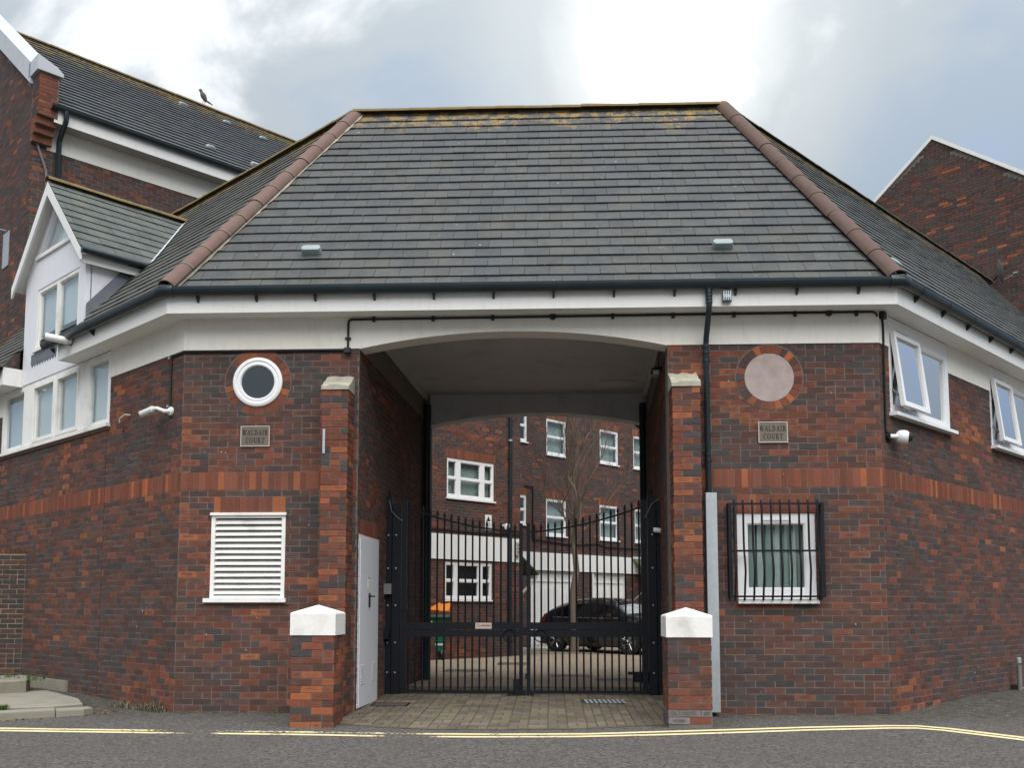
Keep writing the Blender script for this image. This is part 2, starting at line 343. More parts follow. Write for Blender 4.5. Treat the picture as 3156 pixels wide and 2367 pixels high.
        tag(ob, label, cat, group, kind); return ob
WL = {}
def place(ob, loc, parent):
    WL[ob.name] = Vector(loc)
    if parent is not None: ob.parent = parent; ob.location = Vector(loc) - WL[parent.name]
    else: ob.location = loc
def tag(ob, label=None, cat=None, group=None, kind=None):
    if label: ob['label'] = label
    if cat: ob['category'] = cat
    if group: ob['group'] = group
    if kind: ob['kind'] = kind
def thing(name, loc, label, cat, group=None):
    e = bpy.data.objects.new(name, None); COL.objects.link(e); e.empty_display_size = .2; place(e, loc, None); tag(e, label, cat, group); return e
def copy_tree(root, offset, label, parent=None):
    c = root.copy(); COL.objects.link(c)
    if parent is None: c.location = root.location + Vector(offset); c['label'] = label
    else: c.parent = parent
    for ch in root.children: copy_tree(ch, offset, None, c)
    return c
def sub_rect(rects, h):
    o = []
    for (a, b, c, d) in rects:
        if h[0] >= b or h[1] <= a or h[2] >= d or h[3] <= c: o.append((a, b, c, d)); continue
        if h[0] > a: o.append((a, h[0], c, d))
        if h[1] < b: o.append((h[1], b, c, d))
        if h[2] > c: o.append((max(a, h[0]), min(b, h[1]), c, h[2]))
        if h[3] < d: o.append((max(a, h[0]), min(b, h[1]), h[3], d))
    return o
def clip_poly(poly, a, b):                          # keep the left of a -> b
    o = []; n = len(poly)
    sd_ = lambda q: (b[0] - a[0]) * (q[1] - a[1]) - (b[1] - a[1]) * (q[0] - a[0])
    for i in range(n):
        p_, q_ = poly[i], poly[(i + 1) % n]; s0, s1 = sd_(p_), sd_(q_)
        if s0 >= 0: o.append(p_)
        if (s0 >= 0) != (s1 >= 0):
            k = s0 / (s0 - s1); o.append((p_[0] + (q_[0] - p_[0]) * k, p_[1] + (q_[1] - p_[1]) * k))
    return o
rng = random.Random(7)
_ph = [(rng.uniform(.5, 3.2), rng.uniform(.5, 3.2), rng.uniform(0, 6.28)) for _ in range(9)]
def patch(u, z): return sum(math.sin(a * u + b * z * 1.6 + c) for a, b, c in _ph) / 9
PAL = {'brown': (.114, .050, .037), 'red': (.180, .058, .034), 'orange': (.295, .093, .037), 'grey': (.064, .053, .052), 'plum': (.088, .050, .044), 'tan': (.16, .095, .06)}
def brick_col(u, z, style):
    s = patch(u, z) + rng.gauss(0, .30); r = rng.random()
    if style == 'soldier': k = 'red' if r < .88 else 'orange'; c = tuple(x * 1.05 for x in PAL[k]); mk = .15
    elif style == 'warm':
        k = 'red' if r < .42 else 'orange' if r < .60 else 'brown' if r < .84 else 'grey'; c = PAL[k]; mk = .7
    elif style == 'dark':
        k = 'plum' if r < .45 else 'grey' if r < .72 else 'brown' if r < .90 else 'red' if r < .97 else 'orange'; c = PAL[k]; mk = .7
    elif style == 'old':
        k = 'grey' if r < .5 else 'plum' if r < .8 else 'brown'; c = tuple(x * .8 for x in PAL[k]); mk = .3
    else:
        if s > .52: k = 'orange' if r < .38 else 'red'
        elif s > .10: k = 'red' if r < .40 else 'brown' if r < .85 else 'plum'
        elif s > -.34: k = 'brown' if r < .50 else 'plum' if r < .86 else 'grey'
        else: k = 'grey' if r < .55 else 'plum'
        c = PAL[k]; mk = .9
    j = rng.uniform(.8, 1.22)
    return (c[0] * j * rng.uniform(.93, 1.07), c[1] * j, c[2] * j * rng.uniform(.93, 1.07), mk * rng.uniform(.2, 1))
def lay_bricks(fr, u0, u1, z0, n, holes=(), style='mix', band=None, keep=None, off=0.0):
    out = []
    for i in range(n):
        z = z0 + i * .075; u = u0 - (.1125 if i % 2 else 0) - off
        if band and band[0] - .01 < z < band[1] - .01: continue
        pend = False
        while u < u1:
            if pend: w = .1125; pend = False
            elif rng.random() < .09: w = .1125; pend = True
            else: w = .225
            a, b = max(u, u0) + .0055, min(u + w, u1) - .0055; u += w
            if b - a < .03: continue
            jz = rng.uniform(-.0012, .0012)
            for (p, q, r, s) in sub_rect_list([(a, b, z + .0055 + jz, z + .0700 + jz)], holes):
                if q - p < .015 or s - r < .012: continue
                if keep and not keep(p, q, r, s): continue
                out.append((fr, p, q, r, s, rng.uniform(-.0022, .0018), brick_col(p, r, style)))
    if band:
        u = u0
        while u < u1 - .02:
            b = min(u + .0765, u1)
            for (p, q, r, s) in sub_rect_list([(u + .004, b - .004, band[0] + .005, band[1] - .005)], holes):
                if q - p > .015: out.append((fr, p, q, r, s, rng.uniform(-.001, .002), brick_col(p, r, 'soldier')))
            u += .0765
    return out
def soldiers(fr, u0, u1, z0, z1):
    n = max(2, round((u1 - u0) / .0765)); w = (u1 - u0) / n
    return [(fr, u0 + i * w + .004, u0 + (i + 1) * w - .004, z0 + .005, z1 - .005, rng.uniform(-.001, .002), brick_col(u0, z0, 'soldier')) for i in range(n)]
def sub_rect_list(rects, holes):
    for h in holes: rects = sub_rect(rects, h)
    return rects
def wall_body(fr, u0, u1, z0, z1, holes, depth, name, parent, mat='mortar', label=None, o=-.004):
    mb = MB()
    for (a, b, c, d) in sub_rect_list([(u0, u1, z0, z1)], holes): mb.box(fr, a, b, c, d, o - depth, o)
    return mb.build(name, mat, parent, label=label)
def one_brick(mb, b):
    fr, p, q, r, s, o, c = b; n0 = len(mb.v); mb.box(fr, p, q, r, s, -.03, o, c, back=False, tex=True)
    jit = {}                                             # hand-made: no corner quite square
    for i in range(n0, len(mb.v)):
        k = tuple(round(x, 5) for x in mb.v[i])
        if k not in jit: jit[k] = fr.U * rng.gauss(0, .0013) + fr.Z * rng.gauss(0, .0013) + fr.N * rng.gauss(0, .0008)
        mb.v[i] = tuple(Vector(mb.v[i]) + jit[k])
def emit_bricks(groups, limit=300):                 # groups: (parent part, bricks); the nearest become pieces of their own
    flat = [(i, b) for i, (par, bs) in enumerate(groups) for b in bs]
    flat.sort(key=lambda x: (x[1][0].P((x[1][1] + x[1][2]) / 2, (x[1][3] + x[1][4]) / 2) - CAM).length)
    rest = {}
    for k, (i, b) in enumerate(flat):
        if k < limit:
            mb = MB(); one_brick(mb, b); mb.build('brick', 'brick', groups[i][0])
        else: rest.setdefault(i, []).append(b)
    for i, bs in rest.items():
        mb = MB()
        for b in bs: one_brick(mb, b)
        mb.build('brickwork', 'brick', groups[i][0], kind='stuff')
def tile_col(base, var=.15):
    j = rng.uniform(1 - var, 1 + var); w = rng.uniform(-.05, .05)
    return (base[0] * j * (1 + w), base[1] * j, base[2] * j * (1 - w), 1)
def lay_tiles(sf, poly, gauge, width, base, holes=(), thick=.017):
    vs = [q[1] for q in poly]; us = [q[0] for q in poly]; out = []
    n = int((max(vs) - min(vs)) / gauge) + 1; i0 = min(vs)
    for i in range(n):
        v0, v1 = i0 + i * gauge, i0 + (i + 1) * gauge
        u = min(us) - (width / 2 if i % 2 else 0) - .07
        dz = rng.uniform(-.004, .004)
        while u < max(us):
            q = [(u + .002, v0 + dz), (u + width - .002, v0 + dz + rng.uniform(-.003, .003)), (u + width - .002, v1 + .012), (u + .002, v1 + .012)]
            cu, cvv = u + width / 2, (v0 + v1) / 2; u += width
            if any(h[0] < cu < h[1] and h[2] < cvv < h[3] for h in holes): continue
            for a, b in zip(poly, poly[1:] + poly[:1]):
                if q: q = clip_poly(q, a, b)
            if len(q) < 3: continue
            ar = abs(sum(q[k][0] * q[(k + 1) % len(q)][1] - q[(k + 1) % len(q)][0] * q[k][1] for k in range(len(q)))) / 2
            if ar < .001: continue
            j = rng.uniform(-.002, .002); k1 = rng.uniform(0, .003)
            out.append((sf, q, v0, v1, thick + j + k1, .003 + j, tile_col(base)))
    return out
def one_tile(mb, t_):
    sf, q, v0, v1, h0, h1, col = t_
    top = [sf.P(u, v, h0 + (h1 - h0) * (v - v0) / (v1 - v0)) for u, v in q]; bot = [sf.P(u, v, -.006) for u, v in q]; n = len(q)
    fs = [top] + [[bot[i], bot[(i + 1) % n], top[(i + 1) % n], top[i]] for i in range(n)]
    for f in fs: mb.face(f[::-1] if sf.flip else f, col)
def emit_tiles(tiles, parent, mat, limit):
    c = lambda t_: (t_[0].P(sum(q[0] for q in t_[1]) / len(t_[1]), sum(q[1] for q in t_[1]) / len(t_[1])) - CAM).length
    tiles = sorted(tiles, key=c); mb = MB()
    for t_ in tiles[:limit]:
        b = MB(); one_tile(b, t_); b.build('roof_tile', mat, parent)
    for t_ in tiles[limit:]: one_tile(mb, t_)
    if mb.f: mb.build('tiling', mat, parent, kind='stuff')
def half_tiles(p0, p1, r, n, parent, mat, name, up=Vector((0, 0, 1)), squash=.8, side=None):
    p0, p1 = Vector(p0), Vector(p1); d = (p1 - p0).normalized(); x = d.cross(up).normalized(); y = x.cross(d).normalized(); L = (p1 - p0).length / n
    for i in range(n):
        mb = MB(); a = p0 + d * (i * L + .004); b = p0 + d * ((i + 1) * L + .02); k = 8
        w = rng.uniform(.97, 1.03); dz = y * rng.uniform(-.004, .004)
        for (q, rr) in ((a, r * 1.05),):
            pass
        ring = lambda q, rr: [q + dz + x * rr * math.cos(math.pi * (1.06 * j / k - .03)) + y * rr * squash * math.sin(math.pi * (1.06 * j / k - .03)) for j in range(k + 1)]
        A, B, A2, B2 = ring(a, r * 1.035 * w), ring(b, r * .985 * w), ring(a, r * .9 * w), ring(b, r * .85 * w)
        for j in range(k):
            mb.face((A[j], A[j + 1], B[j + 1], B[j])); mb.face((A2[j + 1], A2[j], B2[j], B2[j + 1])); mb.face((A[j + 1], A[j], A2[j], A2[j + 1])); mb.face((B[j], B[j + 1], B2[j + 1], B2[j]))
        mb.build(name, mat, parent, smooth=True)
def sweep(stations, prof, closed=True):             # stations: functions (offset, z) -> point
    mb = MB(); n = len(prof)
    rows = [[st(o, z) for o, z in prof] for st in stations]
    for a, b in zip(rows, rows[1:]):
        for k in range(n if closed else n - 1): mb.face((a[k], a[(k + 1) % n], b[(k + 1) % n], b[k]))
    if closed: mb.face(rows[0]); mb.face(rows[-1][::-1])
    return mb
def window(fr, u0, u1, z0, z1, cells, parent, face=-.03, depth=.07, fmat='white_plastic', gmat='glass', back='curtain_net', back_d=.14, sill=None, sillmat=None, name='window', glass_o=None):
    mb = MB()
    for (a, b, c, d) in sub_rect_list([(u0, u1, z0, z1)], cells): mb.box(fr, a, b, c, d, face - depth, face)
    w = mb.build(name, fmat, parent)
    for (a, b, c, d) in cells:
        g = MB(); go = face - .035 if glass_o is None else glass_o; g.box(fr, a - .004, b + .004, c - .004, d + .004, go - .006, go); g.build('pane', gmat, w)
        f = MB(); fo = face - .012                                            # glazing bead round each pane
        for (p, q, r, s) in sub_rect_list([(a, b, c, d)], [(a + .014, b - .014, c + .014, d - .014)]): f.box(fr, p, q, r, s, face - depth + .004, fo)
        f.build('glazing_bead', fmat, w)
    if back:
        bb = MB(); bb.box(fr, u0 + .01, u1 - .01, z0 + .01, z1 - .01, face - depth - back_d - .01, face - depth - back_d); bb.build('blind' if 'blind' in back else 'curtain' if 'curtain' in back else 'interior', back, w)
    if sill:
        sb = MB(); sb.box(fr, u0 - sill[0], u1 + sill[0], z0 - sill[1], z0 - .002, -.05, sill[2]); sb.build('sill', sillmat or fmat, w)
    return w

# ------------------------------------------------------------------ the place: plan of the gatehouse
XL, XR, AL, AR = -4.470, 3.869, R(40.8), R(47.1)
PL, PR = -2.320, 1.388                              # passage edges at the front
FRONT = Frame((0, 0, 0), (1, 0, 0), (0, -1, 0))
LEFT = Frame((XL, 0, 0), (-math.cos(AL), math.sin(AL), 0), (-math.sin(AL), -math.cos(AL), 0))
RIGHT = Frame((XR, 0, 0), (math.cos(AR), math.sin(AR), 0), (math.sin(AR), -math.cos(AR), 0))
PASS_D = 4.8
PASSL = Frame((PL, 0, 0), (.20, PASS_D, 0), (PASS_D, -.20, 0))
PASSR = Frame((PR, 0, 0), (.20, PASS_D, 0), (-PASS_D, .20, 0))
dR = Vector((math.cos(AR), math.sin(AR), 0)); dP = Vector((-math.sin(AR), math.cos(AR), 0)); nR = Vector((math.sin(AR), -math.cos(AR), 0))
ZF, ZS, ZE, ZR = 4.345, 4.73, 5.0, 8.60             # frieze foot, soffit, eave, ridge
BAND = (2.625, 2.85)
def gz(y):                                          # height of the ground along the drive
    pts = [(-40, -.42), (-1.2, -.035), (-.2, -.02), (1.7, .05), (5, .04), (9, 0), (90, 0)]
    for (a, za), (b, zb) in zip(pts, pts[1:]):
        if a <= y <= b: return za + (zb - za) * (y - a) / (b - a)
    return 0.0

# ------------------------------------------------------------------ ground
mb = MB(); xs = [-60, -12, 0, 12, 60]; ys = [-60, -40, -1.2, -.2, 1.7, 5, 9, 90]
for i in range(4):
    for j in range(len(ys) - 1):
        mb.face([(xs[i], ys[j], gz(ys[j])), (xs[i + 1], ys[j], gz(ys[j])), (xs[i + 1], ys[j + 1], gz(ys[j + 1])), (xs[i], ys[j + 1], gz(ys[j + 1]))])
mb.build('road', 'asphalt', kind='structure', weld=True)
mb = MB(); ys = [3.0, 5, 9, 24]
for j in range(3): mb.face([(-9, ys[j], gz(ys[j]) + .006), (14, ys[j], gz(ys[j]) + .006), (14, ys[j + 1], gz(ys[j + 1]) + .006), (-9, ys[j + 1], gz(ys[j + 1]) + .006)])
mb.build('courtyard', 'courtyard_blocks', kind='structure', weld=True)
def edge_y(x):                                      # street edge of the paved drive
    pts = [(-2.6, -.80), (-2.34, -.90), (-1.84, -1.16), (-1.22, -1.32), (-.54, -1.31), (.19, -1.25), (1.28, -.85), (1.6, -.75)]
    for (a, ya), (b, yb) in zip(pts, pts[1:]):
        if a <= x <= b: return ya + (yb - ya) * (x - a) / (b - a)
    return -.8
mb = MB(); xs_ = [PL - .02 + i * (PR - PL + .30) / 24 for i in range(25)]
for a, b in zip(xs_, xs_[1:]):
    yy = [edge_y(a), -.2, 1.7, 3.0]; y2 = [edge_y(b), -.2, 1.7, 3.0]
    for j in range(3):
        mb.face([(a, yy[j], gz(yy[j]) + .004), (b, y2[j], gz(y2[j]) + .004), (b, y2[j + 1], gz(y2[j + 1]) + .004), (a, yy[j + 1], gz(yy[j + 1]) + .004)])
drive = mb.build('paved_drive', 'joint_sand', kind='structure', weld=True)
pv = []
def add_paver(x0, x1, y0, y1):
    e = max(edge_y(x0), edge_y(x1)) + .010; y0 = max(y0, e); y1 = min(y1, 3.0)
    if y1 - y0 < .035: return
    k = rng.uniform(.80, 1.2); r_ = rng.random(); cc = (.150 * k, .126 * k * rng.uniform(.94, 1.05), .090 * k, 1) if r_ < .7 else (.135 * k, .105 * k, .090 * k, 1) if r_ < .9 else (.11 * k, .10 * k, .085 * k, 1)
    pv.append((x0 + .003 + rng.uniform(0, .002), x1 - .003, y0 + .003, y1 - .003, rng.uniform(.0, .005), cc))
for i in range(19):
    for j in range(22):
        x0, y0 = PL - .02 + i * .208, -1.45 + j * .208
        if x0 > PR + .1: continue
        if x0 > .25 or (i + j) % 2 == 0: add_paver(x0, x0 + .104, y0, y0 + .208); add_paver(x0 + .104, x0 + .208, y0 + (.104 if x0 > .25 else 0), y0 + .208 + (.104 if x0 > .25 else 0))
        else: add_paver(x0, x0 + .208, y0, y0 + .104); add_paver(x0, x0 + .208, y0 + .104, y0 + .208)
pv.sort(key=lambda q: q[2])
def one_paver(mb, q):
    a, b, c, d, h, col = q; z0, z1 = gz(c), gz(d); e = .004
    tp = [(a + e, c + e, z0 + .010 + h), (b - e, c + e, z0 + .010 + h), (b - e, d - e, z1 + .010 + h), (a + e, d - e, z1 + .010 + h)]
    bt = [(a, c, z0 - .02), (b, c, z0 - .02), (b, d, z1 - .02), (a, d, z1 - .02)]
    mb.face(tp, col)
    for i in range(4): mb.face((bt[i], bt[(i + 1) % 4], tp[(i + 1) % 4], tp[i]), col)
rest = MB()
for k, q in enumerate(pv):
    if k < 300: b = MB(); one_paver(b, q); b.build('paver', 'paver', drive)
    else: one_paver(rest, q)
rest.build('paving', 'paver', drive, kind='stuff')
def ribbon(pts, w, name, zoff):                     # worn[i] is how much of the paint has gone
    mb = MB(); P_ = []
    for i, (x, y, wn) in enumerate(pts):
        a = Vector(pts[max(i - 1, 0)][:2]); b = Vector(pts[min(i + 1, len(pts) - 1)][:2]); d = (b - a).normalized(); n = Vector((-d.y, d.x))
        P_.append((Vector((x, y)) + n * w / 2, Vector((x, y)) - n * w / 2, wn))
    for (a, b, w0), (c, d, w1) in zip(P_, P_[1:]):
        m = 6
        for k in range(m):
            f0, f1 = k / m, (k + 1) / m; wn = w0 + (w1 - w0) * (f0 + f1) / 2
            q = [b.lerp(d, f0), b.lerp(d, f1), a.lerp(c, f1), a.lerp(c, f0)]
            mb.face([(v.x, v.y, gz(v.y) + zoff) for v in q], (wn, wn, wn, 1))
    return mb.build(name, 'yellow_paint', kind='structure')
ribbon([(-13, -1.30, 0), (-5.75, -1.40, 0), (-5.0, -1.45, .02), (-4.45, -1.48, .06), (-4.0, -1.50, .16), (-3.55, -1.53, .20), (-2.9, -1.55, .10), (-2.3, -1.57, .13), (-1.6, -1.62, .16), (-1.3, -1.64, .04), (-.52, -1.64, .06), (.36, -1.58, .02), (1.0, -1.42, .0), (1.7, -1.25, .0), (2.69, -1.0, 0), (3.55, -.855, 0), (3.85, -.86, 0), (4.10, -1.05, .0), (4.56, -1.68, 0), (6.5, -4.4, 0)], .10, 'yellow_line', .0045)
ribbon([(-13, -1.46, 0), (-5.75, -1.56, 0), (-5.0, -1.61, .0), (-4.3, -1.65, .03), (-3.81, -1.68, .1), (-3.5, -1.69, .24), (-3.2, -1.70, .05), (-2.26, -1.75, .03), (-1.8, -1.80, .12), (-1.45, -1.82, .2), (-.8, -1.83, .03), (.23, -1.77, .05), (1.0, -1.62, .06), (1.65, -1.47, .03), (2.65, -1.20, 0), (3.5, -1.035, 0), (3.77, -1.03, 0), (3.98, -1.17, 0), (4.46, -1.80, 0), (6.4, -4.55, 0)], .10, 'yellow_line', .0045)
# concrete kerb and slabs by the left wing
def slab(name, pts, z0, z1, kind='structure'):
    mb = MB(); n = len(pts); b = .012
    cx, cy = sum(p[0] for p in pts) / n, sum(p[1] for p in pts) / n
    top = [(x + (cx - x) * .015, y + (cy - y) * .015, z1) for x, y in pts]; mid = [(x, y, z1 - b) for x, y in pts]; bot = [(x, y, z0) for x, y in pts]
    mb.face(top)
    for i in range(n):
        j = (i + 1) % n; mb.face((bot[i], bot[j], mid[j], mid[i])); mb.face((mid[i], mid[j], top[j], top[i]))
    return mb.build(name, 'concrete', kind=kind)
slab('kerb', [(-6.35, -.95), (-5.66, -.45), (-5.80, -.20), (-6.49, -.70)], -.06, .055)
slab('kerb', [(-5.65, -.445), (-5.40, -.30), (-5.36, -.16), (-5.50, .0), (-5.79, -.195)], -.06, .05)
slab('kerb', [(-9.0, -2.7), (-6.36, -.957), (-6.50, -.707), (-9.15, -2.45)], -.06, .055)
slab('pavement_slab', [(-7.6, -.95), (-5.82, -.17), (-5.62, .12), (-5.98, .74), (-7.0, 1.9), (-8.6, 1.2)], -.05, .075)
slab('step', [(-9.4, 1.0), (-7.55, 1.05), (-7.12, 1.55), (-7.5, 2.35), (-9.4, 2.6)], -.05, .24)

# ------------------------------------------------------------------ gatehouse
GH = thing('gatehouse', (-.47, 0, 0), 'red brick gatehouse with grey tiled roof spanning a gated archway', 'building')
bricks = []
# openings
LOUV = (-4.075, -3.178, 1.33, 2.34); WINR = (2.166, 3.070, 1.315, 2.318)
hl = [LOUV, (-4.055, -3.184, 2.34, 2.55)]; hr = [WINR, (2.170, 3.072, 2.318, 2.55)]
wl = wall_body(FRONT, XL, PL, -.1, ZF, [LOUV], .25, 'front_wall', GH); wr = wall_body(FRONT, PR, XR, -.1, ZF, [WINR], .25, 'front_wall', GH)
OC_L, OC_R = (-3.553, 3.942), (2.581, 3.940)
def off_disc(c, r): return lambda p, q, a, b: not (math.hypot(max(abs(p - c[0]), abs(q - c[0])), max(abs(a - c[1]), abs(b - c[1]))) < r)
bl = lay_bricks(FRONT, XL, PL, -.075, 59, hl, 'mix', BAND, off_disc(OC_L, .40)) + soldiers(FRONT, -4.055, -3.184, 2.34, 2.55)
br_ = lay_bricks(FRONT, PR, XR, -.075, 59, hr, 'mix', BAND, off_disc(OC_R, .39), off=.06) + soldiers(FRONT, 2.170, 3.072, 2.318, 2.55)
bricks += [(wl, bl), (wr, br_)]
# wings
W1, W2, W3 = (.27, 2.09, 3.55, 4.727), (3.63, 5.45, 3.55, 4.727), (7.0, 8.8, 3.55, 4.727)
LW = (2.02, 6.03, 3.70, 4.727)
wwl = wall_body(LEFT, 0, 8.2, -.1, ZF, [LW], .25, 'wing_wall', GH); wwr = wall_body(RIGHT, 0, 11, -.1, ZF, [W1, W2, W3], .25, 'wing_wall', GH)
joint = (2.085, 2.105, 0, 3.70)
bricks += [(wwl, lay_bricks(LEFT, 0, 8.2, -.075, 59, [LW, joint], 'mix', BAND, off=.1)), (wwr, lay_bricks(RIGHT, 0, 11, -.075, 59, [W1, W2, W3], 'mix', BAND, off=.05))]
mb = MB(); mb.box(LEFT, 2.088, 2.102, 0, 3.69, -.02, -.003); mb.build('movement_joint', 'rubber', wwl)
mb = MB(); mb.box(LEFT, 3.03, 6.03, -.05, .20, .0, .035); mb.build('plinth', 'concrete', wwl)
# passage walls
DOOR = (.16, 1.12, .03, 2.06)
pwl = wall_body(PASSL, .02, PASS_D, -.1, ZF + .5, [DOOR], .25, 'passage_wall', GH); pwr = wall_body(PASSR, .02, PASS_D, -.1, ZF + .5, [], .25, 'passage_wall', GH)
bricks += [(pwl, lay_bricks(PASSL, 0, PASS_D, -.075, 59, [DOOR, (.16, 1.12, 2.06, 2.30)], 'mix', None) + soldiers(PASSL, .16, 1.12, 2.07, 2.29)), (pwr, lay_bricks(PASSR, 0, PASS_D, -.075, 59, [], 'mix', None))]
# buttresses either side of the arch
def buttress(x0, x1, style):
    d = .33; mb = MB()
    fF = Frame((0, -d, 0), (1, 0, 0), (0, -1, 0)); fR = Frame((x1, 0, 0), (0, -1, 0), (1, 0, 0)); fL = Frame((x0, 0, 0), (0, -1, 0), (-1, 0, 0))
    mb.box(FRONT, x0 + .0065, x1 - .0065, -.1, 3.765, -.002, d - .0065); w = mb.build('buttress', 'mortar', GH)
    b = lay_bricks(fF, x0, x1, -.06, 51, [], style) + lay_bricks(fR, .0, d, -.06, 51, [], style, off=.11) + lay_bricks(fL, .0, d, -.06, 51, [], style, off=.11)
    bricks.append((w, b))
    c = MB(); n = 6; o2 = d + .012                                     # weathered stone cap: rough sloping top
    P_ = FRONT.P; top = [[P_(x0 - .006 + (x1 - x0 + .012) * i / n, 3.768 + .05 + (.185) * (1 - k / 5) + rng.uniform(-.016, .012), k / 5 * o2) for i in range(n + 1)] for k in range(6)]
    for k in range(5):
        for i in range(n): c.face((top[k + 1][i], top[k + 1][i + 1], top[k][i + 1], top[k][i]))
    lo = lambda v: Vector((v.x, v.y, 3.767))
    for i in range(n): c.face((lo(top[5][i]), lo(top[5][i + 1]), top[5][i + 1], top[5][i]))
    for k in range(5):
        c.face((lo(top[k][n]), top[k][n], top[k + 1][n], lo(top[k + 1][n]))); c.face((lo(top[k + 1][0]), top[k + 1][0], top[k][0], lo(top[k][0])))
    c.build('stone_cap', 'stone_cap', w); return w
bL = buttress(-2.69, -2.375, 'warm'); bR = buttress(1.392, 1.715, 'warm')
emit_bricks(bricks, 300)
mb = MB(); mb.box(FRONT, -2.668, -2.640, 3.01, 3.30, .333, .342); mb.build('metal_strip', 'galvanised', bL)
for fr_, par_, pts_ in ((FRONT, wl, ((-4.18, 3.09), (-3.98, 3.085), (-3.93, 3.08), (-3.12, 4.02), (-3.5, 1.1), (-4.1, .9), (-3.62, .72), (-2.9, 2.2))), (FRONT, wr, ((2.72, 2.78), (2.3, 1.06), (3.05, 1.06), (3.5, 1.03), (2.1, 3.9), (3.3, 3.75), (3.62, 1.9), (2.4, .25))), (LEFT, wwl, ((1.0, .98), (.75, 1.22), (.86, 1.18), (.3, 1.05), (2.6, 2.4), (3.6, 1.4))), (RIGHT, wwr, ((.75, 2.98), (1.2, 2.93), (2.6, .35), (2.75, .42), (1.6, 1.9)))):
    for (u_, z_) in pts_:
        s_ = rng.uniform(.003, .0075); m2 = MB(); m2.prism(fr_, [(u_ + s_ * rng.uniform(.6, 1.3) * math.cos(2 * math.pi * i / 6), z_ + s_ * rng.uniform(.7, 2.0) * math.sin(2 * math.pi * i / 6)) for i in range(6)], .0, .0055); m2.build('paint_splash', 'sign_cream', par_)
# round window, round stone panel, each in a ring of bricks
def ring(c, r0, r1, n):
    bk = MB(); pts = [(c[0] + (r1 + .012) * math.cos(2 * math.pi * i / 48), c[1] + (r1 + .012) * math.sin(2 * math.pi * i / 48)) for i in range(48)]
    bk.prism(FRONT, pts, -.02, .0035); g = bk.build('brick_ring', 'mortar', GH)
    for i in range(n):
        a0, a1 = 2 * math.pi * (i + .05) / n, 2 * math.pi * (i + .95) / n; b = MB(); col = brick_col(i, 3, 'soldier') if rng.random() < .55 else brick_col(i * .3, 3.9, 'mix')
        q = [(c[0] + r * math.cos(a), c[1] + r * math.sin(a)) for r, a in ((r0, a0), (r1, a0), (r1, (a0 + a1) / 2), (r1, a1), (r0, a1))]
        b.prism(FRONT, q, -.02, .008 + rng.uniform(0, .002), col); b.build('brick', 'brick', g)
    return g
ring(OC_L, .306, .400, 27); ring(OC_R, .294, .390, 27)
mb = MB(); mb.lathe([(.303, -.03), (.303, .020), (.292, .030), (.262, .032), (.252, .022), (.245, .022), (.236, .026), (.212, .026), (.200, .010), (.200, -.03)], FRONT.P(*OC_L, 0), (0, -1, 0), 48)
rw = mb.build('round_window', 'white_plastic', GH, smooth=True)
mb = MB(); mb.prism(FRONT, [(OC_L[0] + .202 * math.cos(2 * math.pi * i / 40), OC_L[1] + .202 * math.sin(2 * math.pi * i / 40)) for i in range(40)], .004, .011); mb.build('pane', 'glass', rw)
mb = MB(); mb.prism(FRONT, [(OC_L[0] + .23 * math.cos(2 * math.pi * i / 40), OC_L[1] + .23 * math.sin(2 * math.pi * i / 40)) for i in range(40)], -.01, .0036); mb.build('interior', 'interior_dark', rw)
mb = MB(); mb.prism(FRONT, [(OC_R[0] + .290 * math.cos(2 * math.pi * i / 48), OC_R[1] + .290 * math.sin(2 * math.pi * i / 48)) for i in range(48)], -.02, .0055); mb.build('round_panel', 'stone_disc', GH, label='pinkish grey stone disc set in a ring of bricks')
# louvred vent
mb = MB(); a, b, c, d = LOUV
for q in ((a, a + .045, c, d), (b - .045, b, c, d), (a + .045, b - .045, d - .05, d), (a + .045, b - .045, c, c + .03)): mb.box(FRONT, *q, -.10, .004)
lv = mb.build('louvre_vent', 'white_peeling', GH)
mb = MB(); mb.box(FRONT, a - .012, b + .012, d - .02, d + .012, -.02, .03); mb.build('drip_head', 'white_peeling', lv)
mb = MB(); mb.box(FRONT, a - .065, b + .028, c - .05, c - .001, -.04, .05); mb.build('sill', 'white_peeling', lv)
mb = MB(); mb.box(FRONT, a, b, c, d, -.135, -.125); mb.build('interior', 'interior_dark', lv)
for i in range(13):
    z = c + .045 + i * (d - c - .10) / 13; s = MB(); j = rng.uniform(-.003, .003)
    q = [FRONT.P(x, z + h + j * (x - a), o) for o, h in ((-.075, .052), (-.067, .062), (-.004, .018), (-.004, .0), (-.012, .0)) for x in (a + .045, b - .045)]
    k = len(q) // 2
    for n in range(k): s.face((q[2 * n], q[2 * n + 1], q[2 * ((n + 1) % k) + 1], q[2 * ((n + 1) % k)]))
    s.build('slat', 'white_peeling', lv)
mb = MB(); mb.box(FRONT, a - .10, b + .06, c - .075, c - .052, -.01, .012); mb.build('sill_tile', 'ridge_clay', lv)
# barred window on the right
a, b, c, d = WINR
w = window(FRONT, a, b, c, d, [(a + .115, b - .115, c + .125, d - .115)], GH, face=-.012, depth=.07, gmat='glass_green', back='blind_vertical', back_d=.10, sill=(.012, .05, .07))
for i in range(7):
    u = a + .16 + i * .095; s = MB(); s.box(FRONT, u, u + .074, c + .12, d - .11, -.150, -.142); s.build('blind_slat', 'curtain_net' if i % 2 else 'blind_vertical', w)
mb = MB(); mb.box(FRONT, a + .28, b - .28, d - .085, d - .065, -.02, .0); mb.build('trickle_vent', 'plastic_white', w)
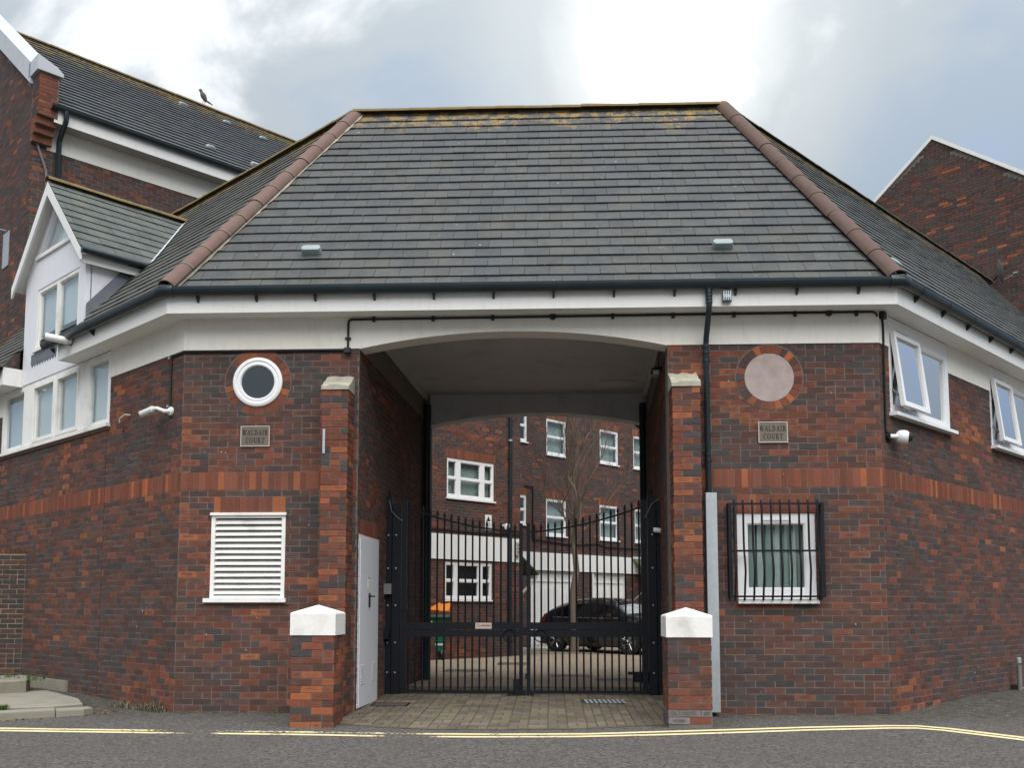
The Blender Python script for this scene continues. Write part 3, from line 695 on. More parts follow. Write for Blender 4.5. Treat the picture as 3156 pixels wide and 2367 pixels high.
# door in the passage
mb = MB(); mb.box(PASSL, .16, 1.12, .03, 2.06, -.06, .012); dr = mb.build('service_door', 'door_white', GH, label='white steel service door inside the archway')
for u in (.24, .84):
    for k in range(8): s = MB(); s.box(PASSL, u, u + .17, .30 + k * .03, .314 + k * .03, .012, .018); s.build('vent_slat', 'door_white', dr)
mb = MB(); mb.box(PASSL, .55, .62, 1.46, 1.60, .012, .015); mb.build('notice', 'sign_white', dr)
mb = MB(); mb.box(PASSL, .555, .615, 1.575, 1.598, .015, .0165); mb.build('notice_heading', 'print_red', dr)
mb = MB(); mb.box(PASSL, .60, .63, 1.22, 1.40, .012, .03); mb.tube([PASSL.P(.615, 1.36, .03), PASSL.P(.615, 1.36, .06), PASSL.P(.72, 1.36, .06)], .009); mb.build('handle', 'black_iron', dr)
mb = MB()
for q in ((.10, .16, .03, 2.06), (1.12, 1.17, .03, 2.06), (.10, 1.17, 2.06, 2.10)): mb.box(PASSL, *q, -.05, .006)
mb.build('door_frame', 'door_white', dr)
# frieze with the arch cut through it; the beam carries on inside
def arch(x0, x1, zs, za, n=24):
    c, hw = (x0 + x1) / 2, (x1 - x0) / 2; h = za - zs; rr = (hw * hw + h * h) / (2 * h)
    return [(x0 + (x1 - x0) * i / n, za - rr + math.sqrt(max(rr * rr - (x0 + (x1 - x0) * i / n - c) ** 2, 0))) for i in range(n + 1)]
fz = MB(); A = arch(PL, PR, ZF - .005, 4.536); top = ZS + .02
for (x0, x1) in ((XL, PL), (PR, XR)): fz.box(FRONT, x0 - (.004 if x0 == XL else 0), x1 + (.004 if x1 == XR else 0), ZF, top, -.24, .012)
for (u0, z0), (u1, z1) in zip(A, A[1:]): fz.prism(FRONT, [(u0, z0), (u1, z1), (u1, top), (u0, top)], -.28, .012)
frz = fz.build('frieze', 'white_render', GH)
for fr_, u0, u1 in ((LEFT, .003, 2.02), (LEFT, 6.03, 8.2), (RIGHT, .003, .27), (RIGHT, 2.09, 3.63), (RIGHT, 5.45, 7.0)):
    f2 = MB(); f2.box(fr_, u0, u1, ZF, top, -.2, .012); f2.build('frieze', 'white_render', GH)
mb = MB()                                                             # boarded ceiling of the passage
n = 44
for i in range(n):
    y0, y1 = .28 + (PASS_D - .55) * i / n, .28 + (PASS_D - .55) * (i + 1) / n
    mb.face([(PL - .05 + .2 * y0 / PASS_D, y0 + .004, 4.79), (PR + .05 + .2 * y0 / PASS_D, y0 + .004, 4.79), (PR + .05 + .2 * y1 / PASS_D, y1 - .004, 4.79), (PL - .05 + .2 * y1 / PASS_D, y1 - .004, 4.79)])
mb.face([(PL - .05, .28, 4.796), (PR + .3, .28, 4.796), (PR + .3, PASS_D - .2, 4.796), (PL - .05, PASS_D - .2, 4.796)])
ceil = mb.build('passage_ceiling', 'ceiling_board', GH)
mb = MB(); mb.box(PASSL, .28, PASS_D - .28, 4.70, 4.788, .0, .06); mb.build('cornice', 'ceiling_board', GH)
mb = MB(); mb.box(PASSR, .28, PASS_D - .28, 4.70, 4.788, .0, .06); mb.build('cornice', 'ceiling_board', GH)
BACK = Frame((0, PASS_D, 0), (1, 0, 0), (0, -1, 0)); mb = MB(); A = arch(-2.04, 1.59, 4.27, 4.47)
for (u0, z0), (u1, z1) in zip(A, A[1:]): mb.prism(BACK, [(u0, z0), (u1, z1), (u1, 5.05), (u0, 5.05)], -.02, .26)
mb.build('rear_beam', 'ceiling_board', GH)
for x0, x1 in ((-2.36, -2.04), (1.59, 1.9)):
    mb = MB(); mb.box(BACK, x0, x1, -.05, 5.0, -.05, .24); mb.build('rear_pier', 'mortar', GH)
for fr, nm in ((PASSL, -1), (PASSR, 1)):
    mb = MB(); mb.tube([fr.P(4.45, .05, .07), fr.P(4.45, 4.6, .07)], .055, 10); mb.build('downpipe', 'gutter_black', GH)
mb = MB(); mb.tube([BACK.P(1.62, 4.35, -.05), BACK.P(1.50, 4.30, -.12), BACK.P(1.38, 4.42, -.16), BACK.P(1.34, 4.62, -.2)], .05, 10); mb.build('downpipe', 'gutter_black', GH)
# eaves: fascia, soffit, gutter swept round the three faces
def cornerL(o, z): return Vector((XL - o * math.tan(AL / 2), -o, z))
def cornerR(o, z): return Vector((XR + o * math.tan(AR / 2), -o, z))
def onL(tt): return lambda o, z: LEFT.P(tt, z, o)
def onR(tt): return lambda o, z: RIGHT.P(tt, z, o)
OVH = .30
eave = [onL(3.09), cornerL, cornerR, onR(11)]
sweep(eave, [(OVH - .022, ZS - .012), (OVH, ZS - .012), (OVH, 4.965), (OVH - .022, 4.965)]).build('fascia', 'white_paint', GH)
sweep(eave, [(.012, ZS), (.012, ZS + .012), (OVH - .022, ZS + .012), (OVH - .022, ZS)]).build('soffit', 'white_paint', GH)
ev2 = [onL(8.2), onL(5.24)]
sweep(ev2, [(OVH - .022, ZS - .012), (OVH, ZS - .012), (OVH, 4.965), (OVH - .022, 4.965)]).build('fascia', 'white_paint', GH)
sweep(ev2, [(.012, ZS), (.012, ZS + .012), (OVH - .022, ZS + .012), (OVH - .022, ZS)]).build('soffit', 'white_paint', GH)
mb = MB(); mb.prism(LEFT, [(3.09, ZS - .01), (3.102, ZS - .01), (3.102, 5.0), (3.09, 5.0)], .0, OVH); mb.build('eave_end', 'white_paint', GH)
mb = MB(); mb.prism(LEFT, [(5.228, ZS - .012), (5.24, ZS - .012), (5.24, 5.0), (5.228, 5.0)], .0, OVH); mb.build('eave_end', 'white_paint', GH)
gp = [(OVH + .066 - .068 * math.cos(math.pi * i / 10), 5.005 - .100 * math.sin(math.pi * i / 10)) for i in range(11)]
gp += [(OVH + .066 + .060 * math.cos(math.pi * i / 10), 5.005 - .090 * math.sin(math.pi * i / 10)) for i in range(11)]
gut = sweep([onL(3.42), cornerL, cornerR, onR(11)], gp).build('gutter', 'gutter_black', GH)
sweep([onL(8.2), onL(5.26)], gp).build('gutter', 'gutter_black', GH)
def bracket(P_):
    mb = MB(); q = [(OVH + .002, 4.88), (OVH + .002, 4.92), (OVH + .05, 4.905), (OVH + .07, 4.89), (OVH + .03, 4.855), (OVH + .002, 4.84)]
    a = [P_(-.012, o, z) for o, z in q]; b = [P_(.012, o, z) for o, z in q]
    mb.face(a); mb.face(b[::-1])
    for i in range(6): mb.face((a[i], b[i], b[(i + 1) % 6], a[(i + 1) % 6]))
    g2 = [(OVH + .066 - .073 * math.cos(math.pi * i / 10), 5.003 - .107 * math.sin(math.pi * i / 10)) for i in range(11)]
    for (o0, z0), (o1, z1) in zip(g2, g2[1:]): mb.face((P_(-.012, o0, z0), P_(.012, o0, z0), P_(.012, o1, z1), P_(-.012, o1, z1)))
    return mb
for i in range(12): bracket(lambda e, o, z, u=-4.20 + i * .705: FRONT.P(u + e, z, o)).build('gutter_bracket', 'gutter_black', gut)
for i in range(8): bracket(lambda e, o, z, u=.35 + i * .82: RIGHT.P(u + e, z, o)).build('gutter_bracket', 'gutter_black', gut)
for i in range(2): bracket(lambda e, o, z, u=1.9 + i * 1.3: LEFT.P(u + e, z, o)).build('gutter_bracket', 'gutter_black', gut)
mb = MB(); k = [LEFT.P(.0, 4.98, OVH + .055), cornerL(OVH + .055, 4.98), FRONT.P(XL + .02, 4.98, OVH + .055)]
for cc in (cornerL, cornerR):
    c0 = cc(OVH + .066, 4.975); u = LEFT.U if cc is cornerL else RIGHT.U; f = Vector((1, 0, 0)) if cc is cornerL else Vector((-1, 0, 0))
    m2 = MB(); m2.tube([c0 + u * .13, c0, c0 + f * .13], .076, 12); m2.build('gutter_angle', 'gutter_black', gut, smooth=True)
# downpipe with its galvanised guard
dpth = [FRONT.P(1.832, 4.93, .352), FRONT.P(1.832, 4.72, .352), FRONT.P(1.832, 4.66, .33), FRONT.P(1.832, 4.40, .10), FRONT.P(1.832, 4.33, .075), FRONT.P(1.832, .06, .075)]
mb = MB(); mb.tube(dpth, .034, 14); pipe = mb.build('downpipe', 'gutter_black', GH, smooth=True)
for z, o in ((4.90, .352), (4.86, .352), (4.82, .352), (4.78, .352), (4.74, .352), (4.30, .075), (4.22, .075), (4.12, .075), (3.0, .075), (2.93, .075)):
    m2 = MB(); m2.tube([FRONT.P(1.832, z, o), FRONT.P(1.832, z + .024, o)], .040, 14); m2.build('pipe_collar', 'gutter_black', pipe, smooth=True)
mb = MB()
for q in ((1.786, 1.912, .03, 2.55, .148, .152), (1.786, 1.790, .03, 2.55, .0, .148), (1.908, 1.912, .03, 2.55, .0, .148)): mb.box(FRONT, *q)
mb.build('pipe_guard', 'galvanised', GH, label='galvanised steel guard over the foot of the downpipe')

# roof: three slopes meeting on two hips
RLp, RRp = Vector((-2.92, 2.40, ZR)), Vector((2.55, 2.40, ZR))
EO, EZ = .335, 4.985
eL, eR = cornerL(EO, EZ), cornerR(EO, EZ)
def slope(eave_a, eave_dir, ridge_pt):
    u = Vector(eave_dir).normalized(); w_ = ridge_pt - eave_a; v = (w_ - u * w_.dot(u)); return SlopeFrame(eave_a, u, v), v.length
sfF, lenF = slope(eL, (1, 0, 0), RLp)
base = MB()
def uvof(sf, P_): q = Vector(P_) - sf.O; return (q.dot(sf.U), q.dot(sf.Z))
polyF = [uvof(sfF, q) for q in (eL, eR, RRp, RLp)]
sfL, lenL = slope(eL, LEFT.U, RLp); endL = 8.3
polyL = [(0, 0), uvof(sfL, RLp), (uvof(sfL, RLp)[0] + endL, lenL), (endL, 0)]
polyL = [(endL, 0), (0, 0), uvof(sfL, RLp), (endL, lenL)]
sfR, lenR = slope(eR, RIGHT.U, RRp); endR = 11.0
polyR = [(0, 0), (endR, 0), (endR, lenR), uvof(sfR, RRp)]
def ccw(pl):
    n = len(pl); a = sum(pl[i][0] * pl[(i + 1) % n][1] - pl[(i + 1) % n][0] * pl[i][1] for i in range(n)); return pl if a > 0 else pl[::-1]
polyF, polyL, polyR = ccw(polyF), ccw(polyL), ccw(polyR)
for sf, pl in ((sfF, polyF), (sfR, polyR)): base.face([sf.P(u, v, -.012) for u, v in pl])
n_ = [(endL, 0), (5.20, 0), (5.20, .62), (2.98, .62), (2.98, 0), (0, 0)]
tl = [q for q in polyL if q[1] > .1]
off = EO * math.tan(AL / 2)
DN0, DN1 = 2.96, 5.22                                   # dormer along the left wing
vd = EO / (sfL.N.z)                                     # slope length from the eave to the wall face
for pl in ([(0, 0), (DN0 + off, 0), (DN0 + off, vd), (0 + (uvof(sfL, RLp)[0]) * vd / lenL, vd)], [(DN1 + off, 0), (endL, 0), (endL, vd), (DN1 + off, vd)], [(uvof(sfL, RLp)[0] * vd / lenL, vd), (endL, vd), (endL, lenL), uvof(sfL, RLp)]):
    base.face([sfL.P(u, v, -.012) for u, v in pl])
# rear slopes close the building
base.face([RLp, RRp, Vector((2.0, PASS_D + .33, EZ)), Vector((-2.2, PASS_D + .33, EZ))])
base.face([RRp, RRp + RIGHT.U * endR, RRp + RIGHT.U * endR - RIGHT.N * 3.0 - Vector((0, 0, 3.6)), Vector((2.0, PASS_D + .33, EZ))])
base.face([RLp + LEFT.U * endL, RLp, Vector((-2.2, PASS_D + .33, EZ)), RLp + LEFT.U * endL - LEFT.N * 3.0 - Vector((0, 0, 3.6))])
RF = base.build('roof', 'interior_dark', GH)
TB = (.058, .062, .065)
tiles = lay_tiles(sfF, polyF, .203, .30, TB, thick=.0215) + lay_tiles(sfL, polyL, .203, .30, (.070, .070, .062), [(DN0 + off - .02, DN1 + off, -.1, vd)]) + lay_tiles(sfR, polyR, .203, .30, (.064, .067, .068))
emit_tiles(tiles, RF, 'roof_tile', 300)
half_tiles(eL + Vector((.02, -.01, .03)), RLp + Vector((0, 0, -.02)), .125, 12, RF, 'ridge_clay', 'hip_tile')
half_tiles(eR + Vector((-.02, -.01, .03)), RRp + Vector((0, 0, -.02)), .13, 10, RF, 'hip_brown', 'hip_tile')
half_tiles(RLp + Vector((-.03, 0, .0)), RRp + Vector((.03, 0, .0)), .115, 13, RF, 'ridge_lichen', 'ridge_tile', squash=.6)
half_tiles(RLp + Vector((0, 0, -.01)), RLp + LEFT.U * 7.8, .115, 18, RF, 'ridge_lichen', 'ridge_tile', squash=.6)
half_tiles(RRp + Vector((0, 0, -.01)), RRp + RIGHT.U * 11, .085, 24, RF, 'ridge_moss', 'ridge_tile', squash=.5)
# pale bedding mortar showing along the front edge of the left hip, and its joints
hv = (RLp - eL); hp = []
for i in range(61): hp.append(eL + hv * (i / 60) + Vector((.125 + rng.uniform(-.012, .016), -.035, .022)))
mb = MB()
for a, b in zip(hp, hp[1:]):
    w_ = Vector((-.05, .03, .05)); e = Vector((.02, 0, -.03))
    mb.face((a + e, b + e, b + w_, a + w_))
mb.build('hip_bedding', 'mortar_bedding', RF)
for i in range(1, 12):
    q = eL + Vector((.02, -.01, .03)) + (RLp + Vector((0, 0, -.02)) - eL - Vector((.02, -.01, .03))) * (i / 12); d = hv.normalized()
    x = d.cross(Vector((0, 0, 1))).normalized(); y = x.cross(d); m2 = MB()
    m2.tube([q + x * .133 * math.cos(math.pi * j / 8) + y * .107 * math.sin(math.pi * j / 8) for j in range(9)], .006, 5); m2.build('hip_joint', 'mortar_bedding', RF)
def roof_vent(sf, u, v, flip=1):
    mb = MB(); r, h, L_ = .046, .05, .080; pts = []
    for a_ in range(16):
        an = 2 * math.pi * a_ / 16; pts.append((math.cos(an) * r + (L_ if math.cos(an) > 0 else -L_), math.sin(an) * r * 1.2))
    lay = [[sf.P(u + x * s_, v + y * s_, h_) for x, y in pts] for s_, h_ in ((1, .0), (1.0, .075), (.93, .098), (.6, .106))]
    for a, b in zip(lay, lay[1:]):
        for i in range(16): mb.face((a[i], a[(i + 1) % 16], b[(i + 1) % 16], b[i]))
    mb.face(lay[-1]); mb.build('roof_vent', 'vent_grey', RF, smooth=True)
for (x, y, z) in ((-2.95, .11, 5.58), (2.08, .106, 5.575)): roof_vent(sfF, *uvof(sfF, (x, y, z)))
roof_vent(sfR, .42, .42)
# dormer on the left wing
DM = MB(); PM = LEFT.P; AP = (4.09, 7.72)                # apex along, height
EVR, EVL = (2.96, 6.53), (5.22, 6.53)
FACE = [(DN0, 4.73), (DN1, 4.73), EVL, AP, EVR]
DWIN = (3.16, 4.72, 5.24, 6.19); TRI = [(3.36, 6.74), (4.70, 6.74), (4.09, 7.44)]
for (a, b, c, d) in sub_rect_list([(DN0, DN1, 4.73, 6.53)], [DWIN]): DM.box(LEFT, a, b, c, d, -.08, .016)
# gable above, round the triangular light
g = [EVR, TRI[0], TRI[2], AP]; DM.prism(LEFT, g, -.08, .016); g = [AP, TRI[2], TRI[1], EVL]; DM.prism(LEFT, g, -.08, .016); g = [EVR, EVL, TRI[1], TRI[0]]; DM.prism(LEFT, g, -.08, .016)
def roof_z(depth): return EZ + (depth + EO) * (sfL.Z.z / math.hypot(sfL.Z.x, sfL.Z.y))
def roof_d(z): return (z - EZ) / (sfL.Z.z / math.hypot(sfL.Z.x, sfL.Z.y)) - EO
dm = DM.build('dormer', 'dormer_white', GH, label='white gabled dormer rising over the left wing')
for u in (DN0, DN1):                                      # cheeks
    mb = MB(); s_ = .02 if u == DN1 else -.02; q = [PM(u, roof_z(.02) - .1, -.06), PM(u, EVR[1] - .05, -.06), PM(u, EVR[1] - .05, -roof_d(EVR[1] - .05))]
    q2 = [v + LEFT.U * (-s_) for v in q]; mb.face(q); mb.face(q2[::-1])
    for i in range(3): mb.face((q[i], q[(i + 1) % 3], q2[(i + 1) % 3], q2[i]))
    mb.build('cheek', 'dormer_white', dm)
window(LEFT, *DWIN, [(3.22, 3.90, 5.30, 6.13), (4.00, 4.66, 5.30, 6.13)], dm, face=.006, depth=.06, fmat='white_peeling', gmat='glass', back='blind_pale', back_d=.03, sill=(.03, .06, .06), sillmat='white_peeling')
mb = MB(); mb.prism(LEFT, [(3.42, 6.765), (4.64, 6.765), (4.09, 7.40)], -.03, -.024); pt = mb.build('pane', 'glass', dm)
mb = MB(); mb.prism(LEFT, [(3.38, 6.745), (4.68, 6.745), (4.09, 7.43)], -.075, -.07); mb.build('blind', 'blind_pale', dm)
mb = MB(); mb.box(LEFT, 3.30, 4.80, 6.68, 6.74, .0, .05); mb.build('sill', 'white_peeling', dm)
for s_, (eu, ez) in ((1, EVR), (-1, EVL)):               # barge boards and roof slopes of the dormer
    du, dz = AP[0] - eu, AP[1] - ez; L_ = math.hypot(du, dz); nx, nz_ = dz / L_ * (-1 if s_ > 0 else 1), abs(du) / L_
    ex, ezz = eu - du * .16, ez - dz * .16
    mb = MB(); w_ = .15; q = [(ex, ezz), (AP[0], AP[1]), (AP[0], AP[1] - w_ / nz_), (ex, ezz - w_ / nz_ * .8)]
    mb.prism(LEFT, q, .15, .18); mb.build('barge_board', 'white_paint', dm)
    mb = MB(); mb.prism(LEFT, [(ex, ezz - .02), (AP[0], AP[1] - .02), (AP[0], AP[1] - .05), (ex, ezz - .05)], -.2, .15); mb.build('verge_soffit', 'white_paint', dm)
    O_ = PM(ex, ezz + .01, .18); U_ = -LEFT.N; V_ = PM(AP[0], AP[1] + .01, .18) - O_; sd_ = SlopeFrame(O_, U_, V_); vl = V_.length
    pl = ccw([(0, 0), (.18 + roof_d(ezz) + .03, 0), (.18 + roof_d(AP[1]) + .03, vl), (0, vl)])
    m2 = MB(); m2.face([sd_.P(u, v, -.010) for u, v in pl]); m2.face([sd_.P(u, v, -.024) for u, v in pl][::-1]); rr = m2.build('dormer_roof', 'interior_dark', dm)
    emit_tiles(lay_tiles(sd_, pl, .215, .30, (.075, .085, .080)), rr, 'roof_tile_dormer', 60)
    if s_ > 0:
        a = sd_.P(.18 + roof_d(ezz), 0, .03); b = sd_.P(.18 + roof_d(AP[1]) - .08, vl * .93, .03); m2 = MB(); d = (b - a).normalized(); sx_ = (-LEFT.U).normalized()
        zz = [a + (b - a) * (i / 14) for i in range(15)]
        for i in range(14):
            k0, k1 = rng.uniform(.07, .11), rng.uniform(.07, .11); m2.face((zz[i] + LEFT.U * .09, zz[i + 1] + LEFT.U * .09, zz[i + 1] + sx_ * k1 + Vector((0, 0, .012)), zz[i] + sx_ * k0 + Vector((0, 0, .012))))
        m2.build('valley_flashing', 'lead_white', dm)
        m2 = MB(); gq = [PM(ex - .02, ezz - .03, .17), PM(ex - .02, ezz - .03, -roof_d(ezz) + .05)]; m2.tube(gq, .05, 10); m2.build('gutter', 'gutter_black', dm, smooth=True)
        m2 = MB(); m2.box(Frame(PM(ex + .06, 0, 0), -LEFT.N, -LEFT.U), -.15, roof_d(ezz - .1), ezz - .19, ezz - .07, -.02, .0); m2.build('fascia', 'white_paint', dm)
half_tiles(PM(AP[0], AP[1] + .02, .2), PM(AP[0], AP[1] + .02, -roof_d(AP[1]) - .05), .09, 6, dm, 'ridge_lichen', 'ridge_tile', squash=.7)
mb = MB(); e0, e1 = roof_z(.0), 6.40; cu = DN0 - .028; q = [PM(cu, e0 - .05, .0), PM(cu, e0 + .22, .0), PM(cu, e1 + .02, -roof_d(e1) + .22), PM(cu, e1, -roof_d(e1))]; q2 = [v - LEFT.U * .10 + Vector((0, 0, .0)) for v in (q[0], q[3])]; lift = sfL.N * .035; mb.face(q); mb.face((q[0] + lift, q[3] + lift, q2[1] + lift, q2[0] + lift)); mb.build('cheek_flashing', 'lead', dm)
mb = MB(); b_ = [(4.86, 5.17), (3.86, 5.17)]; q = [(3.86, 5.17), (4.86, 5.17)]
for i in range(10): q += [(4.86 - i * .1, 5.02), (4.81 - i * .1, 4.97)]
mb.prism(LEFT, q, .018, .026); mb.build('apron_flashing', 'lead', dm)
# ribbon window of the left wing
LC = [(2.10, 2.70, 3.78, 4.64), (3.08, 3.80, 3.80, 4.62), (3.94, 4.70, 3.80, 4.62), (5.14, 5.92, 3.78, 4.64)]
lw = window(LEFT, 2.02, 6.03, 3.72, 4.727, LC, GH, face=.004, depth=.07, fmat='white_peeling', gmat='glass', back='blind_pale', back_d=.03, sill=(.03, .05, .06), sillmat='white_peeling')
for (a, b) in ((3.04, 3.84), (3.90, 4.74)):
    mb = MB()
    for q in sub_rect([(a, b, 3.765, 4.66)], (a + .05, b - .05, 3.815, 4.61)): mb.box(LEFT, *q, .004, .022)
    mb.build('sash', 'white_peeling', lw)
mb = MB(); mb.box(LEFT, 2.0, 6.05, 3.63, 3.668, -.02, .02); mb.build('sill_tile', 'ridge_clay', lw)
# windows of the right wing, left casement hung open at the foot
def right_window(Wd, opened):
    a, b, c, d = Wd; m_ = a + (b - a) * .43
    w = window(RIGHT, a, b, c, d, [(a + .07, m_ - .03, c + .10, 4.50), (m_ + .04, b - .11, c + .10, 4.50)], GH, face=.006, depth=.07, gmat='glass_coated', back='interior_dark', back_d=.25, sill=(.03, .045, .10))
    for ch in list(w.children):
        if ch.name.startswith('pane') and (WL[ch.name] - RIGHT.P((a + m_) / 2, c)).length < .9 and opened:
            pass
    if opened:
        T = Frame(RIGHT.P(0, 4.54, .03), RIGHT.U, RIGHT.N); ang = R(6.5)
        class Tilt(Frame):
            def P(s, u, z, o=0.0): return s.O + s.U * u + (Vector((0, 0, 1)) * math.cos(ang) - RIGHT.N * math.sin(ang)) * z + (RIGHT.N * math.cos(ang) + Vector((0, 0, 1)) * math.sin(ang)) * o
        tf = Tilt(T.O, T.U, T.N); h = 4.54 - c - .06
        mb = MB()
        for q in sub_rect([(a + .03, m_ + .01, -h, 0)], (a + .09, m_ - .05, -h + .06, -.06)): mb.box(tf, *q, -.02, .03)
        s_ = mb.build('casement', 'white_plastic', w)
        mb = MB(); mb.box(tf, a + .085, m_ - .045, -h + .055, -.055, -.002, .004); mb.build('pane', 'glass_coated', s_)
        mb = MB(); mb.tube([RIGHT.P(a + .06, c + .30, .0), tf.P(a + .05, -h + .12, -.02)], .012, 6); mb.build('stay', 'plastic_grey', s_)
    mb = MB(); mb.box(RIGHT, a + .22, a + .55, 4.585, 4.605, .006, .02); mb.build('trickle_vent', 'plastic_white', w)
for q, op in ((W1, True), (W2, True), (W3, False)): right_window(q, op)
# overflow pipe and hooks on the left wing
mb = MB(); mb.tube([PM(2.62, 4.93, .26), PM(2.62, 4.90, .40), PM(2.72, 4.93, .62)], .052, 14, cap=False); mb.build('overflow_pipe', 'plastic_white', GH, smooth=True)
mb = MB(); mb.tube([PM(2.64, 4.93, .295), PM(2.64, 4.93, .318)], .085, 14); mb.build('pipe_collar', 'plastic_grey', GH)
mb = MB(); mb.tube([PM(1.40, 3.74, 0), PM(1.42, 3.74, .06), PM(1.56, 3.71, .06), PM(1.58, 3.66, .06)], .013, 6); mb.build('overflow_pipe', 'sign_cream', GH)
mb = MB(); mb.tube([PM(1.48, 3.58, 0), PM(1.48, 3.58, .04), PM(1.50, 3.51, .04)], .006, 5); mb.build('hook', 'black_iron', GH)

# ------------------------------------------------------------------ brick piers in front of the arch
def pier(x0, y0, label, style, ztop, zc):
    s = .46; cx = x0 + s / 2; t_ = thing('brick_pier', (cx, y0 + s / 2, gz(y0)), label, 'pier', 'brick piers at the entrance')
    z0 = gz(y0) - .02; mb = MB(); mb.box(Frame((0, y0, 0), (1, 0, 0), (0, -1, 0)), x0 + .007, x0 + s - .007, z0, ztop, -s + .007, -.007); body = mb.build('shaft', 'mortar', t_)
    n = int((ztop - z0) / .075)
    zz = ztop - n * .075
    frs = [Frame((x0, y0, 0), (1, 0, 0), (0, -1, 0)), Frame((x0 + s, y0 + s, 0), (0, -1, 0), (1, 0, 0)), Frame((x0, y0 + s, 0), (0, -1, 0), (-1, 0, 0)), Frame((x0, y0 + s, 0), (1, 0, 0), (0, 1, 0))]
    for k, fr in enumerate(frs):
        bs = lay_bricks(fr, 0, s, zz, n, [], style, off=.1125 if k in (1, 2) else 0)
        for b in bs:
            if style == 'mix' and b[3] < .13 and rng.random() < .75: k_ = rng.uniform(.13, .25); b = b[:6] + ((k_, k_ * .93, k_ * .9, .8),)
            m2 = MB(); one_brick(m2, b); m2.build('brick', 'brick', body)
    c = MB(); e = .012; q = [(x0 - e, y0 - e), (x0 + s + e, y0 - e), (x0 + s + e, y0 + s + e), (x0 - e, y0 + s + e)]; b_ = .012
    lo = [Vector((x, y, ztop + .002)) for x, y in q]; hi = [Vector((x, y, zc - .01)) for x, y in q]; ctr = Vector((cx, y0 + s / 2, 0)); ap = ctr + Vector((0, 0, zc + .085))
    h2 = [Vector((v.x + (ctr.x - v.x) * .04, v.y + (ctr.y - v.y) * .04, zc + .004)) for v in hi]; a2 = [Vector((v.x + (ctr.x - v.x) * .93, v.y + (ctr.y - v.y) * .93, zc + .080)) for v in hi]
    c.face(lo[::-1])
    for i in range(4):
        j = (i + 1) % 4; c.face((lo[i], lo[j], hi[j], hi[i])); c.face((hi[i], hi[j], h2[j], h2[i])); c.face((h2[i], h2[j], a2[j], a2[i])); c.face((a2[i], a2[j], ap))
    c.build('cap', 'white_peeling', t_); return t_
pier(-2.755, -1.20, 'orange red brick pier with white cap beside the louvred vent', 'warm', .925, 1.163)
pier(1.205, -1.10, 'brown brick pier with white cap and pale salt stains beside the downpipe guard', 'mix', .905, 1.135)

# ------------------------------------------------------------------ gates
GY = 1.70
GF = Frame((0, GY, 0), (1, 0, 0), (0, -1, 0))
def gate_leaf(x0, x1, hinge_left, label):
    g = thing('gate_leaf', ((x0 + x1) / 2, GY, gz(GY) + .02), label, 'gate', 'two leaves of the iron gate')
    zb, m0, m1 = .075, .826, 1.020
    def top(x):
        f = (x1 - x) / (x1 - x0) if hinge_left else (x - x0) / (x1 - x0); return 2.36 + .36 * max(f, 0) ** 1.7
    hx, mx_ = (x0, x1) if hinge_left else (x1, x0)
    for x, w, nm, zt in ((hx, .07, 'hinge_stile', 2.68), (mx_, .05, 'meeting_stile', 2.36)):
        a, b = (x, x + w) if x == x0 else (x - w, x); mb = MB(); mb.box(GF, a, b, zb, zt, -.025, .025); mb.build(nm, 'black_iron', g)
    mb = MB(); mb.box(GF, x0 + .05, x1 - .05, zb, zb + .04, -.02, .02); mb.build('bottom_rail', 'black_iron', g)
    for a, b in ((m0, m0 + .093), (m0 + .101, m1)):
        mb = MB(); mb.box(GF, x0 + .05, x1 - .05, a, b, -.024, .024); mb.build('middle_rail', 'black_iron', g)
    n = 15; pts = [x0 + .02 + (x1 - x0 - .04) * i / n for i in range(n + 1)]
    mb = MB(); mb.tube([GF.P(x, top(x) - .115, 0) for x in pts], .012, 6); mb.build('top_rail', 'black_iron', g, smooth=True)
    nb = 16; lo = x0 + (.10 if hinge_left else .105); hi = x1 - (.105 if hinge_left else .10)
    for i in range(nb):
        x = lo + (hi - lo) * i / (nb - 1); t = top(x); mb = MB()
        mb.tube([GF.P(x, zb + .03, 0), GF.P(x, t - .085, 0)], .0125, 8); mb.tube([GF.P(x, t - .085, 0), GF.P(x, t - .075, 0), GF.P(x, t - .03, 0), GF.P(x, t, 0)], [.0125, .018, .013, .001], 8); mb.build('bar', 'black_iron', g)
    rx = x1 - .18 if hinge_left else x0 + .19; mb = MB()
    mb.tube([GF.P(rx + .085 * math.sin(2 * math.pi * i / 24), .845 - .085 * math.cos(2 * math.pi * i / 24), .04) for i in range(25)], .008, 6, cap=False); mb.box(GF, rx - .012, rx + .012, .92, .96, .024, .05); mb.build('ring_handle', 'black_iron', g, smooth=True)
    if hinge_left:
        mb = MB(); mb.box(GF, x1 - .13, x1 - .045, zb + .02, zb + .19, .0, .03); mb.tube([GF.P(x1 - .03, gz(GY), .035), GF.P(x1 - .03, .40, .035)], .01, 8); mb.build('drop_bolt', 'black_iron', g)
        mb = MB(); mb.box(GF, x1 - .01, x1 + .05, .84, .96, -.03, .02); mb.build('lock_box', 'black_iron', g)
    else:
        mb = MB(); mb.box(GF, x0 - .02, x0 + .03, .26, .34, .0, .035); mb.build('drop_bolt', 'black_iron', g)
        mb = MB(); mb.box(GF, x1 - .26, x1 + .02, .32, .36, -.09, -.03); mb.box(GF, x1 - .18, x1 + .02, .22, .318, -.10, -.03); mb.build('closer_arm', 'black_iron', g)
    return g
gl_ = gate_leaf(-2.045, -.395, True, 'black iron gate leaf carrying a small cream notice')
gr_ = gate_leaf(-.345, 1.275, False, 'black iron gate leaf without a notice, next to the floor grating')
